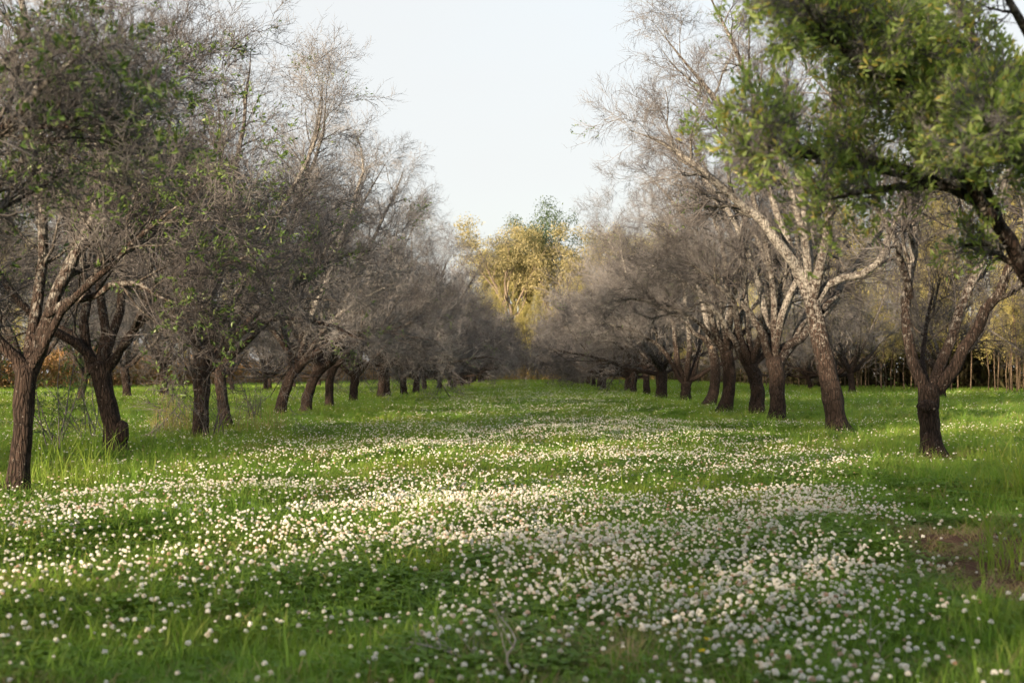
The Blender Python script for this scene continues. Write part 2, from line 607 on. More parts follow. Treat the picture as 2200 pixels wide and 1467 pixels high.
def build_ground():
    def axis(near, step, far, g):
        a = list(np.arange(0, near + 1e-6, step))
        s = step
        while a[-1] < far:
            s *= g
            a.append(a[-1] + s)
        return np.array(a)
    xp = axis(9, 0.16, 900, 1.18)
    xs = np.concatenate([-xp[:0:-1], xp])
    yp = axis(24, 0.16, 1100, 1.16)
    yn = axis(2, 0.4, 500, 1.3)
    ys = np.concatenate([-yn[:0:-1], yp])
    X, Y = np.meshgrid(xs, ys)
    V = np.stack([X, Y, gh(X, Y)], -1).reshape(-1, 3)
    ny, nx = X.shape
    i = (np.arange(ny - 1)[:, None] * nx + np.arange(nx - 1)[None, :]).reshape(-1)
    Q = np.stack([i, i + 1, i + nx + 1, i + nx], 1)
    me = mesh_np('ground', V, Q, None, M['ground'])
    at = me.attributes.new('bare', 'FLOAT', 'POINT')
    at.data.foreach_set('value', bare_mask(V[:, 0], V[:, 1]).astype(np.float32))
    o = link('ground', me)
    tag(o, 'green orchard floor with a worn red earth patch', 'ground', kind='structure')


build_ground()


# ------------------------------------------------------------------ orchard trees
def make_twigs(rng, LP, LR, dens=1.0, sl=1.0, far=False, t0=0.22):
    """crown of ever finer shoots on the limbs LP (n,k,3); returns branch mesh, twig mesh, shoots"""
    mb = MB()
    a, ar = grow(rng, LP, LR, int(round(9 * dens)), t0, 1.0, (0.45, 1.1), (1.3 * sl, 2.8 * sl), 6, 0.05, 0.2, 0.5, 0.007 * sl, 0.3, bend=0.02, short=0.62)
    mb.add(*tubes(a, ar, 3 if far else 4))
    bm_ = mb.mesh('branches', M['branch'])
    mb = MB()
    b, br = grow(rng, a, ar, 7, 0.15, 1.0, (0.5, 1.1), (0.6 * sl, 1.45 * sl), 4, 0.08, 0.22, 0.6, 0.0045 * sl, 0.4, bend=0.02)
    mb.add(*tubes(b, br, 3))
    if far:
        c, cr_ = grow(rng, b, br, 9, 0.12, 1.0, (0.45, 1.15), (0.28, 0.8), 2, 0.06, 0.24, 0.62, 0.0075, 0.6)
        V, T = spikes(c, cr_)
        mb.add(V, None, T)
        return bm_, mb.mesh('crown', M['twig']), c, c
    c, cr_ = grow(rng, b, br, 8, 0.12, 1.0, (0.45, 1.15), (0.28 * sl, 0.72 * sl), 2, 0.06, 0.28, 0.62, 0.0034 * sl ** 0.5, 0.5)
    V, T = spikes(c, cr_)
    mb.add(V, None, T)
    d, dr = grow(rng, c, cr_, 6, 0.1, 1.0, (0.4, 1.15), (0.14 * sl, 0.38 * sl), 2, 0.05, 0.25, 0.75, 0.0025 * sl ** 0.5, 0.6)
    V, T = spikes(d, dr)
    mb.add(V, None, T)
    return bm_, mb.mesh('crown', M['twig']), c, d


def limb_mesh(rng, P, R, k=12, s=9, amp=0.05):
    Pk = spline(np.column_stack([P, R]), k)
    pts, rad = Pk[:, :3].copy(), Pk[:, 3].copy()
    rad[-3:] *= np.array([0.8, 0.5, 0.12])
    ax = rng.standard_normal((k, 3)) * (rad * 0.35)[:, None]
    ax[0] = 0
    pts += ax
    V, Q = tubes(pts[None], rad[None], s, lumps(rng, 1, k, s, amp))
    return V, Q, pts, rad


def trunk_mesh(rng, P, R, flare=0.5, s=18, k=22):
    Pk = spline(np.column_stack([P, R]), k)
    pts, rad = Pk[:, :3].copy(), Pk[:, 3].copy()
    z = pts[:, 2] - pts[0, 2]
    rad = rad * (1 + flare * np.exp(-z / 0.10))
    lm = lumps(rng, 1, k, s, 0.045)
    a = np.arange(s) * 2 * PI / s
    nb = rng.integers(3, 6)
    ph = rng.uniform(0, 6.28)
    lm[0] += (0.16 * np.exp(-z / 0.18))[:, None] * np.sin(nb * a + ph)[None, :]      # root buttresses
    # sink the foot and close the crown of the trunk
    pts = np.vstack([pts[0] - [0, 0, 0.18], pts, pts[-1] + (pts[-1] - pts[-2]) * 0.7, pts[-1] + (pts[-1] - pts[-2]) * 1.1])
    rad = np.concatenate([[rad[0] * 1.1], rad, [rad[-1] * 0.62, rad[-1] * 0.05]])
    lm = np.concatenate([lm[:, :1], lm, lm[:, -1:], lm[:, -1:]], 1)
    return tubes(pts[None], rad[None], s, lm)


def auto_limbs(rng, top, n, r, az0=None, lean=(0, 0), tall=1.0, arc=2 * PI, low=True):
    """n limbs fanning out of the fork at top: some steep, some spreading low"""
    out = []
    a0 = rng.uniform(0, 2 * PI) if az0 is None else az0
    for i in range(n):
        steep = i % 3 == 0
        az = a0 + i * arc / n + rng.uniform(-0.35, 0.35)
        el = rng.uniform(1.05, 1.3) if steep else (rng.uniform(0.02, 0.38) if i % 3 == 1 and low else rng.uniform(0.5, 0.9))
        ln = rng.uniform(5.2, 6.8) * tall if steep else rng.uniform(4.2, 5.4)
        d = np.array([math.cos(az) * math.cos(el) + lean[0], math.sin(az) * math.cos(el) + lean[1], math.sin(el)])
        d = norm(d)
        p = [top - d * 0.05]
        k = 6
        for j in range(k):
            p.append(p[-1] + d * ln / k)
            d = norm(d + rng.standard_normal(3) * 0.17 + np.array([0, 0, 0.10 if j < 3 else -0.02]))
        r0 = r * rng.uniform(0.48, 0.68)
        out.append((np.array(p), np.linspace(1, 0.16, k + 1) ** 1.15 * r0))
    return out


def assemble(name, trunkP, trunkR, limbs, seed, dens=1.0, leaf=0, leaf_size=(0.05, 0.017), leafmat='leaf_green', extras=(), split=True, foliage_name='foliage', whorl=False, sl=1.0, far=False, t0=0.22):
    """root Empty > trunk, limb (each), crown, foliage"""
    rng = np.random.default_rng(seed)
    root = link(name, None)
    root.empty_display_size = 0.2
    mb = MB()
    V, Q = trunk_mesh(rng, trunkP, trunkR)
    mb.add(V, Q)
    LP, LR = [], []
    ms = []
    for P, R in limbs:
        V, Q, pts, rad = limb_mesh(rng, P, R)
        LP.append(pts)
        LR.append(rad)
        if split:
            m2 = MB()
            m2.add(V, Q)
            ms.append(m2.mesh('limb', M['bark']))
        else:
            mb.add(V, Q)
    link('trunk', mb.mesh('trunk', M['bark']), root)
    for m in ms:
        link('limb', m, root)
    LP, LR = np.array(LP), np.array(LR)
    bm_, cm, c, d = make_twigs(rng, LP, LR, dens, sl, far, t0)
    link('branches', bm_, root)['kind'] = 'stuff'
    link('crown', cm, root)['kind'] = 'stuff'
    if leaf:
        # leaves come in loose sprays: pick some shoots and dress them
        lm = MB()
        if whorl:
            nt_ = leaf // 7
            pick = d[rng.integers(0, len(d), nt_)]
            pos = np.repeat(pick[:, -1], 7, 0) + rng.standard_normal((nt_ * 7, 3)) * 0.012
            dr = np.repeat(norm(pick[:, -1] - pick[:, 0]) + np.array([0, 0, 0.35]), 7, 0)
            V, Q = leaves_at(rng, pos, dr, leaf_size[0], leaf_size[1], 0.55)
        else:
            nb = max(6, leaf // 45)
            cen = c[rng.integers(0, len(c), nb), -1]
            tips = d[:, -1]
            sub = rng.choice(len(tips), min(len(tips), 5000), replace=False)
            dist = np.full(len(sub), 9.0)
            for q in cen:
                dist = np.minimum(dist, np.linalg.norm(tips[sub] - q, axis=1))
            near = sub[np.argsort(dist + rng.uniform(0, 0.18, len(sub)))[:max(10, leaf // 6)]]
            pick = d[near[rng.integers(0, len(near), leaf)]]
            f = rng.uniform(0.2, 1.0, leaf)[:, None]
            pos = pick[:, 0] * (1 - f) + pick[:, -1] * f
            V, Q = leaves_at(rng, pos, norm(pick[:, -1] - pick[:, 0]), leaf_size[0], leaf_size[1], 0.7)
        lm.add(V, Q)
        link(foliage_name, lm.mesh('foliage', M[leafmat], False), root)['kind'] = 'stuff'
    return root


def copy_tree(src, loc, rz=0.0, sc=1.0):
    r = src.copy()
    COL.objects.link(r)
    for ch in src.children:
        c = ch.copy()
        COL.objects.link(c)
        c.parent = r
    r.location = loc
    r.rotation_euler = (0, 0, rz)
    r.scale = (sc, sc, sc)
    return r


def hero(base, trunk, limbs, label, group, seed, auto=2, dens=1.1, tall=1.0, **kw):
    """orchard tree whose trunk and limbs are traced from the photograph and given depth.
    base: pixel of the foot; trunk: [(x,y,half width px)], limbs: [([(x,y)...], r0px, r1px, depth offset of the tip in metres)]"""
    dist = CAMH * FPX / (base[1] - VY)
    o = px(base[0], base[1], dist)
    o[2] = 0
    s = dist / FPX
    tp = [np.zeros(3)]
    tr = [trunk[0] * s * 0.76]
    for (x, y, w) in trunk[1]:
        p = px(x, y, dist) - o
        tp.append(p)
        tr.append(w * s * 0.76)
    tp[0][2] = 0
    top = tp[-1]
    L_ = []
    for (pts, r0, r1, dy) in limbs:
        n = len(pts)
        P = []
        for i, (x, y) in enumerate(pts):
            u = i / (n - 1)
            P.append(px(x, y, dist + dy * u) - o)
        L_.append((np.array(P), np.linspace(r0, r1, n) * s * 0.82))
    rng = np.random.default_rng(seed + 500)
    if auto:
        L_ += auto_limbs(rng, top, auto, tr[-1], -1.2 if o[0] > 0 else PI - 1.2, (0, 0), tall if o[0] > 0 else tall * 0.82, 3.2, False)
    kw.setdefault('t0', 0.33)
    kw.setdefault('sl', 0.8)
    t = assemble('orchard_tree', np.array(tp), np.array(tr), L_, seed, dens, **kw)
    t.location = (o[0], o[1], float(gh(o[0], o[1])) - 0.01)
    tag(t, label, 'tree', group)
    return t


GL, GR = 'orchard trees in the left row along the alley', 'orchard trees in the right row along the alley'
heroes = []

# ---- right row, from the nearest
nr = random.Random(8)
near_limbs = [
    ([(2440, 790), (2330, 720), (2215, 640), (2160, 520), (2105, 435), (2060, 330), (2010, 200)], 30, 7, -0.6),
    ([(2150, 500), (2080, 425), (1980, 405), (1900, 412), (1820, 430), (1760, 445)], 15, 3, -1.2),
    ([(2440, 790), (2330, 600), (2250, 430), (2150, 240), (2080, 60), (1990, -120)], 26, 6, -1.2),
    ([(2450, 790), (2500, 560), (2560, 300), (2540, 0)], 26, 6, 1.0),
    ([(2440, 790), (2400, 560), (2330, 330), (2200, 60), (2060, -160)], 26, 5, -1.8),
]
for q in range(26):        # leafy side boughs filling the overhanging crown
    sx, sy = nr.choice([(2160, 520), (2110, 440), (2250, 430), (2150, 240), (2330, 330)])
    ex = 1575 + 660 * ((q * 0.618) % 1) ** 1.3
    ey = 350 - 520 * ((q * 0.377 + 0.1) % 1)
    m1 = (sx * 0.6 + ex * 0.4 + nr.uniform(-40, 40), sy * 0.6 + ey * 0.4 - nr.uniform(10, 60))
    m2 = (sx * 0.25 + ex * 0.75 + nr.uniform(-30, 30), sy * 0.25 + ey * 0.75 - nr.uniform(0, 40))
    near_limbs.append(([(sx, sy), m1, m2, (ex, ey)], 11, 3, nr.uniform(-2.0, 0.4)))
near_tree = hero((2560, 1250), (62, [(2555, 1000, 48), (2500, 860, 44), (2440, 780, 42)]), near_limbs,
                 'leafy green tree overhanging the top right corner, its foot outside the picture', GR, 11, auto=0, dens=0.62, sl=0.18, t0=0.42,
                 leaf=46000, leaf_size=(0.038, 0.0125), leafmat='leaf_near', whorl=True)
heroes.append(near_tree)

heroes.append(hero((1998, 985), (31, [(1994, 930, 28), (1990, 880, 29), (1992, 832, 30)]), [
    ([(1985, 838), (1960, 775), (1946, 695), (1953, 610), (1962, 540), (1966, 440), (1970, 330), (1960, 200)], 17, 6, 0.4),
    ([(1952, 640), (1938, 570), (1918, 510), (1880, 430), (1830, 330)], 11, 4, -0.8),
    ([(2000, 832), (2045, 725), (2088, 610), (2122, 500), (2160, 390), (2190, 250)], 16, 6, 0.8),
    ([(2012, 836), (2070, 752), (2130, 645), (2175, 565), (2225, 470), (2290, 350)], 18, 6, -0.6),
    ([(1988, 832), (1982, 770), (1988, 690), (2010, 600)], 8, 3, 1.2),
], 'short trunk splitting into a wide V of pale limbs, nearest whole right trunk', GR, 12, auto=0, dens=0.9, leaf=700))

heroes.append(hero((1798, 935), (31, [(1790, 880, 29), (1776, 800, 27), (1758, 720, 25), (1743, 650, 23)]), [
    ([(1745, 660), (1738, 560), (1728, 480), (1722, 390), (1700, 250), (1690, 120)], 18, 5, 0.6),
    ([(1742, 650), (1700, 560), (1655, 500), (1600, 445), (1535, 390), (1460, 330), (1400, 295), (1355, 280)], 17, 4, -0.5),
    ([(1752, 650), (1795, 600), (1850, 588), (1895, 555), (1908, 505), (1940, 455), (2010, 425), (2090, 410)], 12, 4, -0.3),
    ([(1762, 670), (1800, 630), (1840, 560), (1890, 500), (1920, 420)], 11, 4, 1.5),
    ([(1740, 650), (1690, 520), (1640, 380), (1560, 240), (1480, 140), (1400, 40)], 12, 3, 0.6),
    ([(1738, 640), (1720, 480), (1640, 260), (1580, 100), (1500, -60)], 12, 3, -1.0),
], 'leaning dark trunk in the right row, its long bough reaching high over the alley', GR, 13, auto=1, leaf=1500))

heroes.append(hero((1668, 905), (26, [(1668, 860, 22), (1668, 810, 22), (1662, 765, 24)]), [
    ([(1672, 770), (1705, 720), (1735, 660), (1760, 590), (1780, 480)], 13, 4, 1.0),
    ([(1655, 768), (1632, 700), (1600, 650), (1560, 620), (1505, 575), (1440, 540)], 11, 3, -0.8),
    ([(1662, 765), (1668, 690), (1680, 620), (1690, 540), (1680, 420)], 11, 3, 0.4),
    ([(1660, 765), (1640, 640), (1590, 500), (1520, 380), (1420, 300)], 11, 3, 0.8),
    ([(1660, 765), (1660, 600), (1620, 420), (1560, 260), (1500, 150)], 10, 3, -0.3),
], 'third whole trunk in the right row, straight with forked grey limbs', GR, 14, auto=2, leaf=300))

heroes.append(hero((1622, 893), (23, [(1626, 850, 20), (1622, 815, 19), (1612, 785, 20)]), [
    ([(1612, 790), (1592, 735), (1580, 660), (1562, 590), (1545, 500), (1500, 400)], 12, 3, -0.4),
    ([(1618, 790), (1640, 730), (1652, 660), (1660, 560), (1650, 430)], 10, 3, 0.5),
    ([(1605, 790), (1560, 700), (1510, 640), (1450, 590), (1370, 560)], 9, 3, -0.9),
    ([(1615, 785), (1600, 640), (1560, 470), (1480, 340), (1400, 260)], 9, 3, 0.6),
], 'trunk with pale lichen-covered limbs just behind the third trunk of the right row', GR, 15, auto=2))

heroes.append(hero((1553, 888), (22, [(1562, 850, 18), (1566, 800, 18), (1560, 755, 19)]), [
    ([(1558, 760), (1535, 700), (1518, 630), (1500, 560), (1440, 470)], 11, 3, -0.5),
    ([(1562, 758), (1585, 690), (1600, 620), (1605, 520), (1590, 380)], 10, 3, 0.5),
    ([(1556, 758), (1500, 690), (1440, 660), (1370, 640), (1300, 650)], 8, 2.5, -1.0),
    ([(1558, 755), (1530, 600), (1460, 450), (1370, 350)], 8, 2.5, 0.8),
], 'bent trunk curving rightward at its foot, middle of the right row', GR, 16, auto=2))

heroes.append(hero((1520, 877), (19, [(1532, 840, 15), (1536, 790, 14), (1530, 745, 14)]), [
    ([(1530, 750), (1515, 690), (1500, 620), (1470, 540), (1420, 430)], 9, 2.5, -0.4),
    ([(1533, 750), (1550, 690), (1560, 600), (1550, 480)], 8, 2.5, 0.5),
    ([(1528, 750), (1480, 700), (1420, 660), (1350, 630), (1280, 600)], 7, 2, -1.0),
], 'right row trunk with a round pale saw cut facing the alley', GR, 17, auto=3))

heroes.append(hero((1472, 868), (17, [(1472, 845, 14), (1474, 822, 15)]), [
    ([(1474, 825), (1456, 780), (1450, 720), (1432, 650), (1400, 560)], 10, 2.5, -0.4),
    ([(1476, 825), (1498, 770), (1505, 710), (1515, 630), (1520, 520)], 9, 2.5, 0.5),
    ([(1470, 825), (1430, 760), (1380, 720), (1320, 700), (1255, 690)], 7, 2, -1.0),
], 'low-forked V-shaped trunk deep in the right row', GR, 18, auto=3, leaf=500))

# ---- left row, from the nearest
heroes.append(hero((-420, 1260), (46, [(-415, 1050, 38), (-400, 900, 36), (-380, 800, 36)]), [
    ([(-380, 810), (-250, 600), (-120, 420), (0, 260), (120, 130), (230, 60)], 24, 5, -1.0),
    ([(-380, 810), (-260, 560), (-130, 300), (0, 110), (110, -40)], 22, 5, -0.4),
    ([(-380, 810), (-220, 640), (-90, 480), (40, 330), (170, 250), (260, 190)], 18, 4, 0.8),
    ([(-390, 810), (-480, 560), (-520, 250)], 22, 6, 0.6),
    ([(-150, 420), (-30, 280), (90, 255), (190, 265)], 11, 4, -0.5),
], 'dark leafy tree reaching in at the top left corner, its foot outside the picture', GL, 21, auto=0, dens=0.9, sl=0.36,
    leaf=5000, leaf_size=(0.04, 0.015), whorl=True))

heroes.append(hero((30, 1065), (34, [(38, 1000, 29), (46, 900, 28), (48, 840, 29), (52, 785, 30)]), [
    ([(58, 800), (82, 710), (112, 630), (150, 565), (185, 480), (205, 380), (200, 270), (215, 170)], 20, 5, 0.3),
    ([(95, 670), (135, 640), (190, 628), (235, 606), (300, 604), (345, 635), (420, 650)], 12, 4, -0.5),
    ([(45, 800), (15, 745), (-40, 690), (-120, 600)], 18, 6, 0.4),
    ([(56, 780), (70, 710), (76, 620), (80, 520), (70, 400), (60, 250)], 15, 5, 0.6),
    ([(58, 790), (130, 660), (230, 560), (330, 470), (420, 400)], 12, 4, -0.8),
    ([(55, 790), (120, 600), (220, 400), (300, 280), (350, 190)], 12, 4, 0.8),
], 'dark leafy tree at the left edge, its trunk reaching lowest in the picture', GL, 22, auto=2, dens=1.1, sl=0.66, leaf=9000, leaf_size=(0.048, 0.017)))

heroes.append(hero((250, 985), (34, [(240, 920, 27), (226, 860, 26), (215, 815, 27), (208, 785, 28)]), [
    ([(200, 800), (180, 720), (182, 640), (170, 540), (180, 400), (240, 230)], 16, 4, 0.3),
    ([(222, 800), (262, 745), (290, 690), (330, 610), (400, 500)], 13, 4, -0.6),
    ([(215, 790), (250, 680), (270, 540), (325, 400), (360, 260), (385, 140)], 13, 3, 0.8),
    ([(205, 795), (150, 720), (90, 690), (10, 640)], 12, 4, 0.8),
    ([(215, 795), (300, 690), (400, 600), (500, 560), (600, 520)], 10, 3, -1.2),
], 'left row trunk with a dark knobbly burl near its foot', GL, 23, auto=2, leaf=4500))

heroes.append(hero((427, 945), (23, [(430, 890, 22), (432, 840, 22), (432, 790, 25), (436, 755, 27)]), [
    ([(450, 790), (500, 715), (560, 660), (640, 600), (740, 545), (830, 530)], 11, 3, -0.8),
    ([(432, 765), (402, 690), (380, 600), (400, 470), (430, 330)], 12, 3, 0.4),
    ([(445, 765), (500, 640), (560, 520), (620, 410), (680, 280), (690, 170)], 11, 3, 0.5),
    ([(440, 760), (450, 640), (470, 500), (510, 330), (530, 150), (535, 85)], 11, 3, 0.9),
    ([(462, 770), (530, 700), (620, 680), (720, 700), (800, 740)], 9, 3, -1.4),
], 'left row trunk flaring into many boughs, a pale straight bough slanting over the alley', GL, 24, auto=2, leaf=2200))

heroes.append(hero((488, 929), (19, [(480, 880, 16), (472, 830, 16), (470, 780, 18)]), [
    ([(472, 785), (500, 700), (560, 600), (610, 500), (650, 400), (690, 290), (700, 160)], 11, 3, 0.3),
    ([(468, 785), (440, 690), (430, 580), (450, 440)], 10, 3, 0.6),
    ([(474, 785), (540, 720), (630, 650), (720, 600), (800, 590)], 9, 3, -0.8),
], 'slim trunk leaning leftward close behind the many-boughed left row tree', GL, 25, auto=3, leaf=400))

heroes.append(hero((600, 893), (17, [(606, 860, 15), (620, 815, 15), (645, 780, 14)]), [
    ([(640, 785), (675, 755), (720, 728), (790, 708), (850, 716), (940, 732)], 12, 2.5, -0.6),
    ([(640, 790), (660, 700), (700, 600), (740, 480), (780, 360), (760, 270)], 10, 3, 0.4),
    ([(630, 800), (600, 700), (600, 580), (640, 430), (680, 250), (690, 150)], 10, 3, 0.6),
    ([(640, 790), (700, 700), (780, 640), (860, 600)], 8, 2.5, -0.9),
], 'strongly leaning left row trunk whose low bough arches into the alley', GL, 26, auto=2, leaf=300))

heroes.append(hero((656, 889), (17, [(660, 850, 15), (672, 815, 14), (692, 785, 14)]), [
    ([(690, 790), (735, 745), (790, 722), (860, 700), (930, 660)], 11, 2.5, -0.6),
    ([(680, 800), (690, 700), (720, 580), (770, 450), (830, 340)], 9, 2.5, 0.4),
    ([(680, 800), (660, 700), (660, 560), (700, 420)], 9, 2.5, 0.6),
], 'thick-barked left row trunk forking low, beside the strongly leaning one', GL, 27, auto=3))

heroes.append(hero((707, 881), (13, [(707, 850, 12), (708, 815, 12), (716, 785, 13)]), [
    ([(716, 790), (760, 745), (830, 700), (900, 690), (960, 720)], 8, 2, -0.6),
    ([(714, 788), (730, 690), (770, 570), (840, 430), (870, 350)], 8, 2.5, 0.4),
], 'straight slender left row trunk right of the low-forking one', GL, 28, auto=4, leaf=500))

# scars and burls on trunks
def blob(name, parent, p, r, m, seed, squash=(1, 1, 1)):
    rng = np.random.default_rng(seed)
    k, s = 9, 12
    z = np.linspace(-1, 1, k)
    P = np.stack([np.zeros(k), np.zeros(k), z], 1)[None]
    V, Q = tubes(P, np.sqrt(np.maximum(1 - z ** 2, 0.0004))[None], s, lumps(rng, 1, k, s, 0.10))
    V = V * np.array(squash) * r
    o = link(name, mesh_np(name, V, Q, None, m), parent)
    o.location = p
    return o


def rel(tree, x, y, dd=0.0):
    d = tree.location.y + dd
    w = px(x, y, d)
    return tuple(w - np.array(tree.location))


R1, R6, L2 = heroes[1], heroes[6], heroes[10]
blob('burl', L2, rel(L2, 260, 928, -0.05), 0.095, M['bark'], 1, (0.9, 0.9, 1.5))
blob('burl', R1, rel(R1, 1988, 872, -0.12), 0.10, M['bark'], 2, (1.1, 0.6, 0.8))
blob('pruning_scar', R1, rel(R1, 1997, 877, -0.15), 0.035, M['cutwood'], 3, (1.3, 0.5, 0.6))
blob('pruning_scar', R1, rel(R1, 2000, 955, -0.15), 0.045, M['bark'], 4, (0.9, 0.5, 1.0))
blob('pruning_scar', R6, rel(R6, 1528, 746, -0.15), 0.055, M['cutwood'], 5, (1, 0.5, 1))

# ---- the rest of the orchard: six trees, copied
protos = []
for i in range(6):
    rng = np.random.default_rng(900 + i)
    hgt = rng.uniform(0.85, 1.25)
    r = rng.uniform(0.13, 0.165)
    lean = rng.uniform(-0.14, 0.14, 2)
    tp = np.array([[0, 0, 0], [lean[0] * 0.3, lean[1] * 0.3, hgt * 0.5], [lean[0], lean[1], hgt]])
    tr = np.array([r, r * 0.86, r * 0.92])
    limbs = auto_limbs(rng, tp[-1], 7, tr[-1], tall=rng.uniform(0.95, 1.15), low=i > 2)
    t = assemble('orchard_tree', tp, tr, limbs, 950 + i, 1.0, leaf=(0, 500, 0, 350, 0, 800)[i], split=False)
    protos.append(t)
for i in range(6):
    rng = np.random.default_rng(920 + i)
    hgt = rng.uniform(0.65, 0.95)
    tp = np.array([[0, 0, 0], [0.02, 0, hgt * 0.5], [rng.uniform(-0.1, 0.1), rng.uniform(-0.1, 0.1), hgt]])
    limbs = auto_limbs(rng, tp[-1], 9, 0.15, tall=rng.uniform(0.95, 1.15))
    protos.append(assemble('orchard_tree', tp, np.array([0.15, 0.125, 0.13]), limbs, 970 + i, 1.0, leaf=(0, 400, 0, 300, 0, 500)[i], leaf_size=(0.07, 0.03), split=False, far=True))
used = [False] * 12


def put(i, x, y, rz, sc):
    if y > 62 or y < 0:
        i += 6
    if not used[i]:
        used[i] = True
        t = protos[i]
        t.location = (x, y, float(gh(x, y)) - 0.01)
        t.rotation_euler = (0, 0, rz)
        t.scale = (sc, sc, sc)
        return t
    return copy_tree(protos[i], (x, y, float(gh(x, y)) - 0.01), rz, sc)


ORD = ['first', 'second', 'third', 'fourth', 'fifth', 'sixth', 'seventh', 'eighth', 'ninth', 'tenth', 'eleventh', 'twelfth', 'thirteenth',
       'fourteenth', 'fifteenth', 'sixteenth', 'seventeenth', 'eighteenth', 'nineteenth', 'twentieth', 'twenty-first', 'twenty-second',
       'twenty-third', 'twenty-fourth', 'twenty-fifth', 'twenty-sixth', 'twenty-seventh', 'twenty-eighth', 'twenty-ninth', 'thirtieth',
       'thirty-first', 'thirty-second', 'thirty-third', 'thirty-fourth', 'thirty-fifth', 'thirty-sixth', 'thirty-seventh', 'thirty-eighth', 'thirty-ninth', 'fortieth']
rr = random.Random(5)
LOOK = ['bare grey orchard tree with steep limbs', 'orchard tree with a few green sprays', 'bare spreading orchard tree', 'twiggy orchard tree with rare leaves', 'bare brown orchard tree', 'orchard tree with scattered green leaves']


def row(x0, ys, side, group, start=0, jitter=0.35, sc=(0.92, 1.1), kinds=6):
    rr = random.Random(int(abs(x0) * 10) * 7 + (3 if x0 < 0 else 5) + (1000 if ys[-1] < 0 else 0))
    for j, y in enumerate(ys):
        i = rr.randrange(kinds)
        t = put(i, (x0 * 0.9 if y > 70 and abs(x0) < 6 else x0) + rr.uniform(-jitter, jitter), y + rr.uniform(-0.5, 0.5), rr.uniform(0, 6.28), rr.uniform(*sc))
        lab = '%s, %s in %s' % (LOOK[i], ORD[min(start + j, 39)], side)
        tag(t, lab, 'tree', group)


row(-5.3, [40.5, 44.5, 49.5, 54, 58.5] + [63 + 4.6 * k for k in range(19)], 'the left alley row', GL, 8)
row(5.0, [45, 49.5, 54, 59] + [63.5 + 4.6 * k for k in range(19)], 'the right alley row', GR, 8)
row(-14.6, [21, 26, 31, 36, 41, 46, 51, 56, 62, 68, 74, 81, 88, 97], 'the second row on the left', 'orchard trees in the second row on the left', 0, 0.6, kinds=3)
row(-24.5, [39, 45, 51, 57], 'the third row on the left', 'orchard trees in the third row on the left', 0, 0.8)
row(15.5, [47, 60, 66, 71, 76], 'the second row on the right', 'orchard trees in the second row on the right', 0, 0.6, kinds=3)
row(24.5, [52, 59], 'the third row on the right', 'orchard trees in the third row on the right', 0, 0.6, kinds=3)
row(33, [72, 79, 86, 94, 102], 'the grove beyond the right belt', 'bare trees beyond the right belt', 0, 3.0, (1.25, 1.5))
row(-37, [84, 92, 100, 108, 117, 126], 'the grove beyond the left orchard', 'bare trees beyond the left orchard', 0, 4.0, (1.2, 1.45))
# the rows run on beyond the camera; these trees shade the alley from the low sun
row(-5.2, [-3.5, -8, -13.5, -19, -26], 'the left row behind the viewer', 'orchard trees behind the viewer', 0, 0.3)
row(-14.6, [13.5, 7.5, 1.5, -12.5, -18.5], 'the second left row behind the viewer', 'orchard trees behind the viewer', 0, 0.5)
row(-24, [22, -12], 'the third left row behind the viewer', 'orchard trees behind the viewer', 0, 0.5)
row(5.2, [-22], 'the right row behind the viewer', 'orchard trees behind the viewer', 0, 0.5)
for i, u in enumerate(used):
    if not u:
        bpy.data.objects.remove(protos[i])


# ------------------------------------------------------------------ tree belts and gums
def make_gum(seed, H, leafm, n_leaf, lsize, spread=0.42):
    rng = np.random.default_rng(seed)
    root = link('gum_tree', None)
    k = 8
    pts = np.zeros((k, 3))
    pts[:, 2] = np.linspace(0, H * 0.5, k)
    pts[1:, :2] = np.cumsum(rng.standard_normal((k - 1, 2)) * H * 0.008, 0)
    rad = np.linspace(H * 0.020, H * 0.012, k)
    V, Q = trunk_mesh(rng, pts, rad, 0.25, 12, 16)
    link('trunk', mesh_np('trunk', V, Q, None, M['gumbark']), root)
    top = pts[-1]
    LP, LR = [], []
    mb = MB()
    for i in range(9):
        az = i * 2.4 + rng.uniform(-0.3, 0.3)
        st = top * rng.uniform(0.45, 1.0)
        el = rng.uniform(1.05, 1.42)
        d = np.array([math.cos(az) * math.cos(el), math.sin(az) * math.cos(el), math.sin(el)])
        ln = (H - st[2]) * rng.uniform(0.75, 0.98)
        p = [st]
        for j in range(6):
            p.append(p[-1] + d * ln / 6)
            d = norm(d + rng.standard_normal(3) * 0.18)
        V, Q, pp, rd = limb_mesh(rng, np.array(p), np.linspace(1, 0.2, 7) * H * 0.0085, 10, 7)
        mb.add(V, Q)
        LP.append(pp)
        LR.append(rd)
    LP, LR = np.array(LP), np.array(LR)
    a, ar = grow(rng, LP, LR, 7, 0.3, 1.0, (0.4, 1.0), (H * 0.10, H * 0.20), 5, 0.25, 0.2, 0.5, 0.02)
    V, Q = tubes(a, ar, 4)
    mb.add(V, Q)
    link('limbs', mb.mesh('limbs', M['gumbark']), root)
    b, br = grow(rng, a, ar, 4, 0.4, 1.0, (0.4, 1.0), (H * 0.05, H * 0.09), 3, 0.1, 0.2, 0.5, 0.01)
    lm = MB()
    V, Q = tubes(b, br, 3)
    cen = b[:, -1]
    i = rng.integers(0, len(cen), n_leaf)
    pos = cen[i] + rng.standard_normal((n_leaf, 3)) * np.array([H * 0.028, H * 0.028, H * 0.018])
    V2, Q2 = leaves_at(rng, pos, np.tile(np.array([[0, 0, -0.5]]), (n_leaf, 1)), lsize, lsize * 0.3, 0.9)
    lm.add(V2, Q2)
    link('crown', lm.mesh('crown', M[leafm], False), root)
    return root


